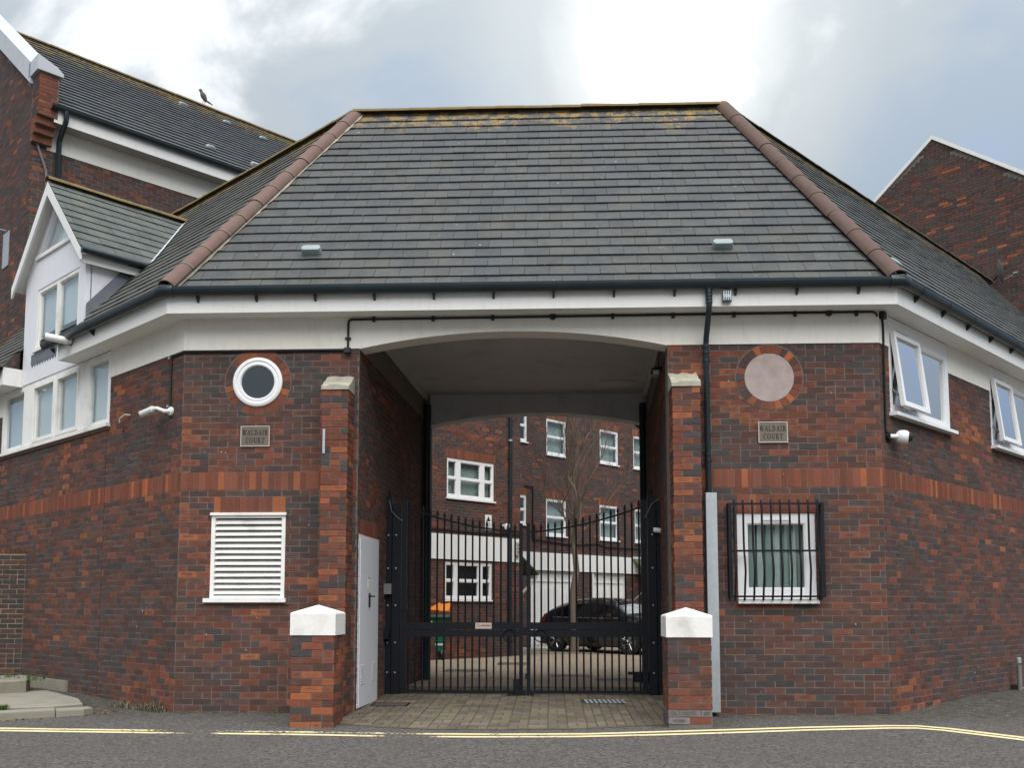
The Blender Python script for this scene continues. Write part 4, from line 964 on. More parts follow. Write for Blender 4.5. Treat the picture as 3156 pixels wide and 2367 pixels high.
mb = MB(); mb.box(GF, -.60, -.25, gz(GY) + .005, gz(GY) + .022, -.05, .18); mb.box(GF, -.50, -.36, gz(GY) + .02, gz(GY) + .07, -.03, .08); mb.build('gate_stop', 'black_iron', label='low black gate stop on the paving under the meeting gates', cat='gate stop')
def gate_post(x0, x1, side, label):
    p_ = thing('gate_post', ((x0 + x1) / 2, GY, gz(GY)), label, 'gate post', 'posts carrying the gate')
    m = (x0 + x1) / 2; z0 = gz(GY)
    mb = MB(); mb.box(GF, x0, m - .008, z0, 2.74, -.10, .06); mb.build('post', 'black_iron', p_)
    mb = MB(); mb.box(GF, m + .002, x1, z0, 2.63, -.09, .075); mb.build('post', 'black_iron', p_)
    a = (x0 + m) / 2
    mb = MB(); mb.tube([GF.P(a, 2.74, -.02), GF.P(a, 2.80, -.02), GF.P(a, 2.90, -.02)], [.012, .014, .001], 8); mb.build('spike', 'black_iron', p_)
    for zz in (.35, .75, 1.25, 1.75, 2.2):
        for xx, oo in ((a, .06), ((m + x1) / 2, .075)):
            mb = MB(); mb.lathe([(.0, .014), (.010, .012), (.012, .0)], GF.P(xx, zz, oo), (0, -1, 0), 8); mb.build('bolt', 'galvanised', p_)
    if side < 0:
        mb = MB(); mb.box(GF, x0 - .04, x0 + .09, .80, .92, .06, .17); mb.build('motor_box', 'black_iron', p_)
        mb = MB(); mb.tube([GF.P(x0 + .06, 2.68, .07), GF.P(x0 + .10, 2.52, .09), GF.P(x0 + .20, 2.42, .085), GF.P(x1 + .03, 2.40, .05)], .006, 6); mb.build('cable', 'plastic_grey', p_)
    else:
        mb = MB(); mb.box(GF, x1 - .09, x1 + .04, .80, .90, .06, .16); mb.build('motor_box', 'black_iron', p_)
        mb = MB(); mb.tube([GF.P(x1 - .05, 2.70, .07), GF.P(x0 + .06, 2.62, .09), GF.P(x0 - .04, 2.42, .06)], .006, 6); mb.build('cable', 'plastic_grey', p_)
    return p_
gate_post(-2.275, -2.06, -1, 'heavy black gate post beside the white service door')
gate_post(1.29, 1.52, 1, 'heavy black gate post beside the right hand buttress')
mb = MB(); mb.box(GF, -2.29, -2.16, 1.40, 1.54, .10, .18); mb.build('entry_box', 'plastic_grey', label='small grey entry box fixed beside the white door', cat='box')
mb = MB(); mb.lathe([(.0, .0), (.03, .0), (.035, .02), (.035, .10), (.028, .11), (.0, .11)], GF.P(1.36, 2.26, .10), (1, .0, -.15), 14); mb.build('gate_sensor', 'plastic_white', smooth=True, label='small pale sensor head on the right gate post', cat='sensor')
# notice on the left leaf
nt_ = MB(); nt_.box(GF, -1.035, -.815, .935, 1.015, .026, .031); no = nt_.build('notice', 'sign_cream', label='small cream notice with red print on the gate rail', cat='sign')
mb = MB(); c_ = (-.995, .977)
for i in range(16):
    a0, a1 = 2 * math.pi * i / 16, 2 * math.pi * (i + .8) / 16; mb.prism(GF, [(c_[0] + r * math.cos(a), c_[1] + r * math.sin(a)) for r, a in ((.013, a0), (.020, a0), (.020, a1), (.013, a1))], .031, .0325)
for i in range(11): mb.box(GF, -.962 + i * .0122, -.953 + i * .0122, .966, .988, .031, .0325)
mb.build('red_print', 'print_red', no)

# ------------------------------------------------------------------ name plaques
def letter(ch):                                      # serif capitals in a 1 x 1 cell: boxes (x0,x1,y0,y1) and quads
    B = []; t_, k = .17, .065
    V = lambda x, y0=0, y1=1, w=t_: B.append([(x - w / 2, y0), (x + w / 2, y0), (x + w / 2, y1), (x - w / 2, y1)])
    H = lambda x0, x1, y, w=k: B.append([(x0, y - w / 2), (x1, y - w / 2), (x1, y + w / 2), (x0, y + w / 2)])
    D = lambda x0, y0, x1, y1, w: B.append([(x0 - w / 2, y0), (x0 + w / 2, y0), (x1 + w / 2, y1), (x1 - w / 2, y1)])
    def arc(cx, cy, rx, ry, a0, a1, w0, w1, n=10):
        for i in range(n):
            p0, p1 = a0 + (a1 - a0) * i / n, a0 + (a1 - a0) * (i + 1) / n; f = lambda a: w0 + (w1 - w0) * abs(math.cos(a))
            B.append([(cx + rx * math.cos(p0), cy + ry * math.sin(p0)), (cx + rx * math.cos(p1), cy + ry * math.sin(p1)), (cx + (rx - f(p1)) * math.cos(p1), cy + (ry - f(p1)) * math.sin(p1)), (cx + (rx - f(p0)) * math.cos(p0), cy + (ry - f(p0)) * math.sin(p0))])
    S_ = lambda x, y, w=.17: H(x - w, x + w, y + (.03 if y < .5 else -.03))
    pi = math.pi
    if ch == 'W': D(.16, 1, .33, 0, t_); D(.54, .95, .33, 0, k); D(.50, 1, .69, 0, t_); D(.92, 1, .69, 0, k); S_(.16, 1, .15); S_(.52, 1, .12); S_(.90, 1, .12); wd = 1.05
    elif ch == 'A': D(.12, 0, .43, 1, k); D(.74, 0, .45, 1, t_); H(.22, .62, .33); S_(.12, 0, .13); S_(.72, 0, .15); wd = .86
    elif ch == 'L': V(.22); H(.1, .70, .03); S_(.22, 1); B.append([(.60, 0), (.70, 0), (.70, .3), (.66, .3)]); wd = .74
    elif ch == 'D': V(.22); S_(.2, 0, .14); S_(.2, 1, .14); arc(.30, .5, .52, .5, -pi / 2, pi / 2, k, t_); wd = .88
    elif ch == 'I': V(.22); S_(.22, 0); S_(.22, 1); wd = .44
    elif ch == 'R': V(.22); S_(.2, 0, .16); S_(.2, 1, .14); arc(.32, .74, .36, .26, -pi / 2, pi / 2, k, t_); D(.40, .5, .72, 0, t_); S_(.74, 0, .12); H(.28, .42, .5); wd = .86
    elif ch == 'C': arc(.46, .5, .42, .52, pi * .28, pi * 1.72, k, t_, 14); B.append([(.70, .70), (.78, .70), (.78, .98), (.75, .98)]); wd = .84
    elif ch == 'O': arc(.46, .5, .44, .52, 0, 2 * pi, k, t_, 20); wd = .92
    elif ch == 'U': V(.22, .3); V(.72, .3, 1, k); S_(.22, 1); S_(.72, 1, .13); arc(.46, .33, .32, .35, pi, 2 * pi, k, t_ * .8); wd = .90
    elif ch == 'T': V(.40); H(.04, .76, .96); S_(.40, 0); B.append([(.04, .72), (.08, .72), (.11, .98), (.04, .98)]); B.append([(.72, .72), (.76, .72), (.76, .98), (.69, .98)]); wd = .80
    return B, wd
def plaque(u0, u1, z0, z1, label):
    e = thing('name_plaque', FRONT.P((u0 + u1) / 2, z0, .01), label, 'sign', 'matching name plaques')
    mb = MB(); mb.box(FRONT, u0, u1, z0, z1, .002, .014); pb = mb.build('plate', 'brass', e)
    mb = MB()
    for q in sub_rect([(u0, u1, z0, z1)], (u0 + .010, u1 - .010, z0 + .010, z1 - .010)): mb.box(FRONT, *q, .014, .019)
    mb.build('rim', 'sign_cream', e)
    mb = MB()
    for k, word in enumerate(('WALDAIR', 'COURT')):
        h = .062; zz = z0 + (z1 - z0) * (.56 if k == 0 else .18); tot = sum(letter(c)[1] for c in word) * h * .78 + .006 * (len(word) - 1); x = (u0 + u1) / 2 - tot / 2
        for c in word:
            B, wd = letter(c)
            for q in B: mb.prism(FRONT, [(x + a * h * .78, zz + b * h) for a, b in q], .014, .0165)
            x += wd * h * .78 + .006
    mb.build('lettering', 'lettering_black', e, label='black serif letters reading WALDAIR COURT')
plaque(-3.746, -3.391, 3.152, 3.402, 'bronze WALDAIR COURT plaque on bricks below the round window')
plaque(2.436, 2.778, 3.154, 3.403, 'bronze WALDAIR COURT plaque on bricks below the blank stone disc')

# ------------------------------------------------------------------ window grille
gg = thing('window_grille', FRONT.P(2.59, 1.32, .1), 'black iron burglar bars bellied out over the white window', 'grille')
gu0, gu1, gz0, gz1 = 2.045, 3.135, 1.335, 2.43
for u in (gu0, gu1 - .03): mb = MB(); mb.box(FRONT, u, u + .036, gz0, gz1, .004, .125); mb.build('side_strap', 'black_iron', gg)
for z in (gz0, (gz0 + gz1) / 2 - .02, gz1 - .02): mb = MB(); mb.box(FRONT, gu0 + .03, gu1 - .03, z, z + .022, .095, .118); mb.build('cross_bar', 'black_iron', gg)
for i in range(10):
    u = gu0 + .065 + (gu1 - gu0 - .13) * i / 9; mb = MB(); pts = []
    for k in range(15):
        f = k / 14; z = gz0 - .035 + (gz1 - gz0 + .07) * f; belly = .060 * math.exp(-((f - .30) / .15) ** 2); pts.append(FRONT.P(u + .003 * math.exp(-((f - .30) / .15) ** 2) * (1 if i < 5 else -1), z, .122 + belly - (.02 if k in (0, 14) else 0)))
    mb.tube(pts, .0125, 8); mb.build('bar', 'black_iron', gg, smooth=True)

# ------------------------------------------------------------------ cable conduit, cameras, lamps
cd_ = thing('cable_conduit', FRONT.P(-.4, 4.3, .03), 'black cable conduit clipped along the white frieze and round both corners', 'conduit')
CR = .014; co = .012 + CR
mb = MB(); mb.tube([LEFT.P(.30, 3.70, CR), LEFT.P(.30, 4.305, CR), LEFT.P(.27, 4.325, CR), LEFT.P(.02, 4.325, CR), FRONT.P(XL + .02, 4.325, CR + .004), FRONT.P(-2.50, 4.325, CR + .004)], CR, 8); mb.build('tube', 'cable_black', cd_, smooth=True)
mb = MB(); mb.tube([FRONT.P(-2.455, 4.32, co), FRONT.P(-2.455, 4.66, co), FRONT.P(-2.445, 4.69, co), FRONT.P(-2.415, 4.70, co), FRONT.P(3.80, 4.715, co), FRONT.P(3.845, 4.70, co), FRONT.P(3.86, 4.66, co)], CR, 8); mb.build('tube', 'cable_black', cd_, smooth=True)
mb = MB(); mb.tube([RIGHT.P(.06, 4.69, co), RIGHT.P(.09, 4.60, co), RIGHT.P(.10, 3.30, CR), RIGHT.P(.13, 3.25, CR + .03)], CR, 8); mb.build('tube', 'cable_black', cd_, smooth=True)
for u in [-2.16 + i * .72 for i in range(9)]: mb = MB(); mb.box(FRONT, u, u + .035, 4.668, 4.742, .0125, .045); mb.build('saddle_clip', 'cable_black', cd_)
for u in (.02, 3.296): mb = MB(); mb.lathe([(.0, .045), (.034, .043), (.04, .035), (.04, .0)], FRONT.P(u, 4.708, .0125), (0, -1, 0), 16); mb.build('junction_box', 'cable_black', cd_)
mb = MB(); mb.box(FRONT, -2.50, -2.42, 4.285, 4.345, .0125, .06); mb.build('junction_box', 'cable_black', cd_)
mb = MB(); mb.box(FRONT, -2.49, -2.42, 4.455, 4.475, .0125, .045); mb.build('saddle_clip', 'cable_black', cd_)
mb = MB(); mb.box(RIGHT, .02, .10, 4.64, 4.72, .0125, .07); mb.build('junction_box', 'cable_black', cd_)
for z in (4.31, 3.70): mb = MB(); mb.lathe([(.0, .03), (.018, .03), (.018, .0)], LEFT.P(.34, z, .002), LEFT.N, 10); mb.build('saddle_clip', 'galvanised', cd_)
cc = thing('cctv_camera', LEFT.P(.28, 3.62, .02), 'white bullet camera on a jointed arm at the left corner', 'camera')
mb = MB(); mb.lathe([(.0, .03), (.05, .03), (.055, .02), (.055, .0)], LEFT.P(.27, 3.63, .004), LEFT.N, 20); mb.build('base', 'plastic_white', cc, smooth=True)
mb = MB(); mb.tube([LEFT.P(.27, 3.63, .03), LEFT.P(.28, 3.62, .09), LEFT.P(.36, 3.66, .15), LEFT.P(.45, 3.655, .16)], [.028, .026, .022, .03], 12); mb.build('arm', 'plastic_white', cc, smooth=True)
mb = MB(); mb.tube([LEFT.P(.44, 3.66, .16), LEFT.P(.66, 3.625, .20)], .042, 14); cb = mb.build('body', 'plastic_white', cc, smooth=True)
mb = MB(); a0, a1 = LEFT.P(.47, 3.705, .16), LEFT.P(.74, 3.665, .22); sx_ = LEFT.N * .045
for s_ in (-1, 1): mb.face((a0, a1, a1 + sx_ * s_ - Vector((0, 0, .015)), a0 + sx_ * s_ - Vector((0, 0, .015)))); 
mb.build('sun_shield', 'plastic_white', cc)
mb = MB(); mb.tube([LEFT.P(.655, 3.626, .199), LEFT.P(.672, 3.622, .203)], .036, 14); mb.build('lens', 'glass_car', cc)
cc = thing('cctv_camera', RIGHT.P(.34, 3.17, .02), 'white dome camera on the right corner below the black conduit', 'camera')
mb = MB(); mb.lathe([(.0, .035), (.055, .035), (.06, .02), (.06, .0)], RIGHT.P(.16, 3.24, .003), RIGHT.N, 18); mb.build('base', 'black_iron', cc, smooth=True)
mb = MB(); mb.tube([RIGHT.P(.16, 3.24, .03), RIGHT.P(.24, 3.24, .10)], .026, 12); mb.build('arm', 'plastic_white', cc)
mb = MB(); mb.lathe([(.0, -.085), (.05, -.08), (.078, -.05), (.085, .0), (.080, .035), (.062, .06), (.055, .062)], RIGHT.P(.30, 3.235, .13), (RIGHT.U * .35 + RIGHT.N * .9 + Vector((0, 0, -.12))), 22); mb.build('housing', 'plastic_white', cc, smooth=True)
mb = MB(); mb.lathe([(.056, .058), (.048, .085), (.03, .103), (.0, .11)], RIGHT.P(.30, 3.235, .13), (RIGHT.U * .35 + RIGHT.N * .9 + Vector((0, 0, -.12))), 20); mb.build('lens', 'rubber', cc, smooth=True)
fl = thing('floodlight', FRONT.P(2.04, 4.76, .31), 'small weathered grey floodlight on the white fascia beside the downpipe', 'light')
mb = MB(); mb.prism(FRONT, [(1.985, 4.765), (2.095, 4.765), (2.085, 4.875), (1.995, 4.875)], .302, .36); mb.build('housing', 'plastic_grey', fl)
for i in range(4): mb = MB(); mb.box(FRONT, 1.995 + i * .026, 2.005 + i * .026, 4.77, 4.88, .36, .378); mb.build('fin', 'galvanised', fl)
mb = MB(); mb.box(FRONT, 2.0, 2.08, 4.80, 4.84, .36, .368); mb.build('lens', 'lamp_clear', fl)
sl = thing('security_lamp', PASSR.P(1.0, 4.2, .1), 'small slim lamp hanging from a cable high on the passage wall', 'light')
mb = MB(); mb.box(PASSR, .82, 1.02, 4.20, 4.25, .05, .12); mb.build('head', 'lamp_clear', sl)
mb = MB(); mb.box(PASSR, .80, 1.05, 4.25, 4.275, .04, .14); mb.box(PASSR, .9, .95, 4.275, 4.31, .0, .10); mb.build('bracket', 'black_iron', sl)
mb = MB(); mb.tube([PASSR.P(.92, 4.28, .05), PASSR.P(.90, 4.55, .03), PASSR.P(.95, 4.72, .08), PASSR.P(1.0, 4.785, .25)], .007, 6); mb.build('cable', 'cable_black', sl)
mb = MB(); mb.box(Frame((0, 3.6, 0), (1, 0, 0), (0, -1, 0)), .75, 1.30, 4.765, 4.789, -.35, .0); mb.build('ceiling_hatch', 'ceiling_board', GH)

# ------------------------------------------------------------------ covers in the paving
gr = thing('drain_grating', (.66, .98, gz(.98) + .02), 'slotted iron drain grating in the paving in front of the gate', 'grating')
for i in range(9):
    x = .42 + i * .058; mb = MB(); mb.face([(x, .80, gz(.8) + .019), (x + .036, .80, gz(.8) + .019), (x + .012, 1.16, gz(1.16) + .019), (x - .024, 1.16, gz(1.16) + .019)]); mb.build('bar', 'galvanised', gr)
mb = MB(); mb.face([(.39, .79, gz(.79) + .0155), (.93, .79, gz(.79) + .0155), (.90, 1.17, gz(1.17) + .0155), (.36, 1.17, gz(1.17) + .0155)]); mb.build('pit', 'interior_dark', gr)
def cover(x0, x1, y0, y1, label):
    mb = MB(); n = 3; h = .016 if y0 < 3 else .0095
    mb.face([(x0, y0, gz(y0) + h), (x1, y0, gz(y0) + h), (x1, y1, gz(y1) + h), (x0, y1, gz(y1) + h)]); e = thing('manhole_cover', ((x0 + x1) / 2, (y0 + y1) / 2, gz(y0) + h), label, 'cover', 'access covers in the paving')
    mb.build('plate', 'iron_cover', e)
    for (a, b, c, d) in sub_rect([(x0 - .03, x1 + .03, y0 - .03, y1 + .03)], (x0, x1, y0, y1)):
        m2 = MB(); m2.face([(a, c, gz(c) + h + .002), (b, c, gz(c) + h + .002), (b, d, gz(d) + h + .002), (a, d, gz(d) + h + .002)]); m2.build('rim', 'black_iron', e)
cover(-2.20, -1.80, .50, .78, 'small iron access cover in the paving beside the white door')
cover(-2.0, -1.3, 6.7, 7.4, 'dark courtyard access cover, second from the green bin')
cover(-1.15, -.5, 9.3, 10.1, 'dark courtyard access cover closest to the green bin')
cover(.0, .6, 5.3, 5.8, 'dark courtyard access cover just behind the meeting gates')
cover(.75, 1.35, 4.4, 4.85, 'dark courtyard access cover behind the gate leaf by the grating')

# ------------------------------------------------------------------ post by the right wing, old wall by the left wing
b_ = thing('bollard', RIGHT.P(3.97, -.1, .12), 'slim grey metal post at the foot of the right wing', 'post')
mb = MB(); mb.tube([RIGHT.P(3.97, -.08, .12), RIGHT.P(3.97, .40, .12)], .032, 12); mb.build('tube', 'plastic_grey', b_, smooth=True)
mb = MB(); mb.tube([RIGHT.P(3.97, .43, .12), RIGHT.P(3.97, .50, .12), RIGHT.P(3.97, .51, .12)], [.034, .034, .02], 12); mb.build('cap', 'galvanised', b_, smooth=True)
mb = MB(); mb.box(RIGHT, 3.955, 3.985, .05, .12, .002, .10); mb.build('shadow_piece', 'rubber', b_)  # black piece standing in for the dark shadow behind the post
jx = LEFT.P(4.80, 0, 0)
OW = Frame((jx.x + .02, jx.y - .02, 0), (-1, -.1, 0), (.1, -1, 0))
ow = thing('garden_wall', OW.P(1.2, 0, 0), 'old dark brick garden wall with yellowish mortar meeting the left wing', 'wall')
wb = wall_body(OW, 0, 3.2, -.05, 2.05, [], .20, 'masonry', ow, 'mortar_pale')
emit_bricks([(wb, lay_bricks(OW, 0, 3.2, .0, 27, [], 'old'))], 300)
cp = soldiers(OW, .0, 3.2, 2.045, 2.115); mb = MB()
for q in cp: m2 = MB(); m2.box(OW, q[1], q[2], q[3], q[4], -.215, .006, tuple(x * .6 for x in q[6][:3]) + (.3,), tex=True); m2.build('brick', 'brick', wb)

# ------------------------------------------------------------------ house across the courtyard
CH = thing('courtyard_house', (-2.6, 11.3, 0), 'brick terrace house with white garage band across the courtyard', 'building')
C1 = Frame((-2.597, 11.311, 0), dR, nR); E1 = 2.63
K = 28 / 25.5
p1 = Vector((-.933, 16.743, 0)); C2 = Frame(p1, dR, nR)
C3 = Frame(C1.P(E1, 0, 0), -nR, dR)                  # return between them
WU = (.13, 1.69, 3.86, 4.825); WLo = (.085, 1.63, 1.41, 2.32)
w1 = wall_body(C1, -2.6, E1, -.1, 8.5, [WU, WLo], .2, 'wall', CH)
zs = lambda z: 1.216 + (z - 1.216) * K
sw = {'top1': (1.04 * K, 1.85 * K, zs(5.46), zs(6.48)), 'top2': (3.33 * K, 4.18 * K, zs(5.46), zs(6.48)), 'top3': (4.91 * K, 5.75 * K, zs(5.46), zs(6.48)), 'b1': (1.02 * K, 1.84 * K, zs(3.2), zs(4.23)), 'b2': (3.30 * K, 4.165 * K, zs(3.2), zs(4.23)), 'b3': (4.95 * K, 5.8 * K, zs(3.2), zs(4.23)), 't0': (-.42, .27 * K, zs(5.70), zs(6.60)), 'b0': (-.42, .245 * K, zs(3.45), zs(4.25))}
G1, G2 = (.41 * K, 2.20 * K, .0, zs(2.23)), (2.95 * K, 4.50 * K, .0, zs(2.23))
w2 = wall_body(C2, -1.2, 9.0, -.1, 8.5, list(sw.values()) + [G1, G2], .2, 'wall', CH)
sb = 2.5; w3 = wall_body(C3, .02, 3.4, -.1, 8.5, [], .2, 'wall', CH)
bk1 = lay_bricks(C1, -2.6, E1, 0, 112, [WU, WLo, (-2.6, E1, 2.37, 2.97), (WU[0] - .05, WU[1] + .05, 4.825, 5.05)], 'mix', off=.05) + soldiers(C1, WU[0] - .05, WU[1] + .05, 4.825, 5.05)
hh = list(sw.values()) + [G1, G2, (.0, 5.2 * K, zs(2.235), zs(2.72))]
bk2 = []
for k_ in ('top1', 'top2', 'top3', 'b1', 'b2', 'b3', 't0', 'b0'):
    q = sw[k_]; h = (q[0] - .03, q[1] + .03, q[3], q[3] + .225); hh.append(h); bk2 += soldiers(C2, *h)
bk2 += lay_bricks(C2, -1.1, 8.9, 0, 112, hh, 'dark', off=.07)
bk3 = lay_bricks(C3, 0, 3.2, 0, 100, [(.25, 1.75, 0, 2.85)], 'mix')
emit_bricks([(w1, bk1), (w2, bk2), (w3, bk3)], 300)
def sash(fr, q, parent, three=False, back='curtain_net', name='window'):
    a, b, c, d = q; fw = .055; m_ = (c + d) / 2; cells = []
    cols = [(a + fw, a + (b - a) * .20), (a + (b - a) * .29, a + (b - a) * .71), (a + (b - a) * .80, b - fw)] if three else [(a + fw, b - fw)]
    for (p, s) in cols: cells += [(p, s, c + .08, m_ - .03), (p, s, m_ + .03, d - .08)]
    return window(fr, a, b, c, d, cells, parent, face=-.02, depth=.07, gmat='glass_green', back=back, back_d=.10, sill=(.03, .04, .05), name=name)
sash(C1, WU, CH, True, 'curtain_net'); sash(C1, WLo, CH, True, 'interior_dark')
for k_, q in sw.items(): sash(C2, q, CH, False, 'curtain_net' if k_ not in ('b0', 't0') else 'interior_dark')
mb = MB(); mb.box(C1, -2.6, E1 + .02, 2.37, 2.97, -.01, .03); mb.build('white_band', 'white_paint', CH)
mb = MB(); mb.box(C2, -.2, 5.2 * K, zs(2.235), zs(2.72), -.01, .04); mb.build('white_band', 'white_paint', CH)
for q in (G1, G2):
    a, b, c, d = q; mb = MB(); mb.box(C2, a, b, c, d, -.14, -.10); gd = mb.build('garage_door', 'white_paint', CH)
    mb = MB(); mb.box(C2, a, b, zs(1.93), zs(1.97), -.10, -.07); mb.build('rail', 'white_paint', gd)
    for (p, s) in ((a, a + .07), (b - .07, b)): mb = MB(); mb.box(C2, p, s, c, d, -.13, .0); mb.build('door_frame', 'white_paint', gd)
    n = 9
    for i in range(n):
        u0, u1 = a + .10 + (b - a - .20) * i / n, a + .10 + (b - a - .20) * (i + .86) / n; ff = ((i + .5) / n - .5) * 2; zt = zs(1.55 + .22 * (1 - ff * ff))
        m2 = MB(); m2.box(C2, u0, u1, .12, zt, -.10, -.078); m2.build('panel', 'white_paint', gd)
    mb = MB(); mb.box(C2, (a + b) / 2 + .12, (a + b) / 2 + .18, zs(1.05), zs(1.17), -.078, -.04); mb.build('handle', 'black_iron', gd)
mb = MB(); mb.tube([C1.P(2.20, .02, .06), C1.P(2.22, 8.0, .06)], .045, 10); dp_ = mb.build('downpipe', 'gutter_black', CH, smooth=True)
for z in (3.7, 5.0, 5.45): m2 = MB(); m2.tube([C1.P(2.21, z, .06), C1.P(2.21, z + .05, .06)], .055, 10); m2.build('pipe_collar', 'gutter_black' if z < 5.3 else 'galvanised', dp_)
mb = MB(); mb.tube([C2.P(.16 * K, zs(4.50), .03), C2.P(.47 * K, zs(4.50), .03), C2.P(.46 * K, zs(3.06), .03), C2.P(2.0 * K, zs(2.98), .03), C2.P(3.2 * K, zs(3.06), .03), C2.P(3.55 * K, zs(2.98), .03), C2.P(5.2 * K, zs(3.0), .03)], .02, 6); mb.build('cable', 'cable_black', CH)
mb = MB(); mb.tube([C1.P(-.4, 3.08, .03), C1.P(1.2, 3.05, .03), C1.P(2.6, 3.09, .03)], .018, 6); mb.build('cable', 'cable_black', CH)
def porch(fr, u0, u1, z0, z1, dpt, mat):
    mb = MB(); P_ = fr.P; a, b, c, d = P_(u0, z1, .02), P_(u1, z1, .02), P_(u1 + .0, z0, dpt), P_(u0, z0, dpt)
    mb.face((a, d, c, b)); e = Vector((0, 0, -.04)); mb.face((a + e, b + e, c + e, d + e)); mb.face((d, d + e, c + e, c)); mb.face((b, c, c + e, b + e)); mb.face((a, a + e, d + e, d))
    r_ = mb.build('porch_roof', mat, CH)
    m2 = MB(); m2.box(fr, u0, u1, z0 - .14, z0 - .04, dpt - .04, dpt); m2.build('porch_fascia', 'white_paint', r_)
    m2 = MB()
    for u in (u0 + .03, u1 - .08): m2.prism(Frame(fr.P(u, 0, 0), fr.N, fr.U), [(.03, z0 - .75), (.08, z0 - .75), (dpt - .05, z0 - .16), (dpt - .12, z0 - .14)], 0, .05)
    m2.build('porch_brace', 'timber_frame', r_)
    m2 = MB(); m2.box(fr, u0 + .05, u1 - .05, z1 - .02, z1 + .05, .0, .08); m2.build('porch_flashing', 'lead_white', r_)
porch(C3, .25, 1.75, 2.12, 2.78, .95, 'moss_tile')
mb = MB(); mb.box(C3, .55, 1.45, .15, 2.12, -.02, .03); mb.build('front_door', 'white_paint', CH)
mb = MB(); mb.box(C3, .02, .12, .15, 2.4, .0, .05); mb.build('door_frame', 'white_paint', CH)
porch(C2, 4.78 * K, 6.2 * K, 2.22, 2.85, .9, 'moss_tile')
for i in range(6): mb = MB(); mb.box(C2, (4.86 + i * .15) * K, (4.92 + i * .15) * K, .9, 2.1, .55, .60); mb.build('baluster', 'timber_frame', CH)
slab('step', [tuple(C3.P(.3, 0, 0)[:2]), tuple(C3.P(.3, 0, 1.3)[:2]), tuple(C3.P(2.2, 0, 1.3)[:2]), tuple(C3.P(2.2, 0, 0)[:2])], 0, .15)
slab('kerb', [(-.95, 13.6), (.2, 14.05), (1.1, 14.0), (1.1, 14.12), (.2, 14.2), (-.95, 13.75)], 0, .05)
mb = MB(); tcol = (.085, .09, .095, 1); roofc = [C1.P(-2.6, 8.5, .3), C1.P(E1 + .2, 8.5, .3), C1.P(E1 + .2, 11.2, -3), C1.P(-2.6, 11.2, -3)]; mb.face(roofc, tcol); r2 = [C2.P(-1.2, 8.5, .3), C2.P(9, 8.5, .3), C2.P(9, 11.2, -3), C2.P(-1.2, 11.2, -3)]; mb.face(r2, tcol); mb.build('roof', 'roof_tile_high', CH)
sg = MB(); sg.box(C1, 1.38, 1.60, 3.14, 3.52, .003, .012); so = sg.build('warning_sign', 'sign_white', label='white warning sign with a triangle above the courtyard band', cat='sign')
mb = MB(); mb.prism(C1, [(1.42, 3.36), (1.56, 3.36), (1.49, 3.48)], .012, .0135)
for k in range(3): mb.box(C1, 1.42, 1.56, 3.20 + k * .045, 3.215 + k * .045, .012, .0135)
mb.build('print', 'lettering_black', so)
mb = MB(); mb.lathe([(.0, -.08), (.06, -.06), (.075, .0), (.06, .06), (.0, .08)], C1.P(2.0, 3.25, .14), (0, 0, 1), 14); mb.tube([C1.P(2.0, 3.28, .0), C1.P(2.0, 3.28, .14)], .03, 8); mb.build('cctv_camera', 'plastic_white', smooth=True, label='white camera on the courtyard house next to the downpipe', cat='camera')
mb = MB(); mb.box(C1, 2.38, 2.52, 2.55, 2.88, .031, .12); al = mb.build('alarm_box', 'sign_cream', label='cream alarm box on the white courtyard band', cat='box')
for k in range(3): m2 = MB(); m2.box(C1, 2.40, 2.50, 2.60 + k * .09, 2.65 + k * .09, .12, .128); m2.build('grille', 'plastic_grey', al)
# painted bay line in the courtyard
mb = MB()
for i in range(9):
    f0, f1 = i / 9, (i + .8) / 9; a, b = Vector((-3.6, 9.9)), Vector((-1.05, 11.75)); p0, p1_ = a.lerp(b, f0), a.lerp(b, f1); n2 = Vector((-.58, .81)) * .05
    mb.face([(p0.x, p0.y, gz(p0.y) + .0095), (p1_.x, p1_.y, gz(p1_.y) + .0095), (p1_.x + n2.x, p1_.y + n2.y, gz(p1_.y) + .0095), (p0.x + n2.x, p0.y + n2.y, gz(p0.y) + .0095)])
mb.build('bay_line', 'white_paint', kind='structure')

# ------------------------------------------------------------------ tall house behind the left wing
HL = thing('tall_house', (-10.05, 6.12, 0), 'tall brick house with long tiled roof behind the dormer', 'building')
H1 = Frame((-10.049, 6.119, 0), dR, nR); H2 = Frame((-10.049, 6.119, 0), dP, -dR)
wA = wall_body(H1, .016, 13, -.1, 10.6, [], .25, 'wall', HL); 
mb = MB(); SLP = .775; mb.prism(H2, [(.015, -.1), (9, -.1), (9, 11.45), (4.5, 11.45 + 4.5 * SLP), (.015, 11.46)], -.33, -.004); wB = mb.build('gable_wall', 'mortar', HL)
bkA = lay_bricks(H1, 0, 6.5, 4.5, 76, [], 'dark', off=.05)
bkB = lay_bricks(H2, 0, 9, 3.0, 150, [], 'dark', keep=lambda p, q, r, s: s < 11.45 + min(p, 9 - q) * SLP)
emit_bricks([(wA, bkA), (wB, bkB)], 300)
mb = MB(); mb.box(H1, .30, 13, 10.14, 10.60, -.05, .012); mb.build('frieze', 'white_render', HL)
mb = MB(); mb.box(H1, .30, 13, 10.585, 10.85, .33, .352); mb.build('fascia', 'white_paint', HL)
mb = MB(); mb.box(H1, .30, 13, 10.60, 10.615, .0, .33); mb.build('soffit', 'soffit_grey', HL)
gpo = [(.352 + .06 - .062 * math.cos(math.pi * i / 8), 10.90 - .085 * math.sin(math.pi * i / 8)) for i in range(9)] + [(.352 + .06 + .055 * math.cos(math.pi * i / 8), 10.90 - .076 * math.sin(math.pi * i / 8)) for i in range(9)]
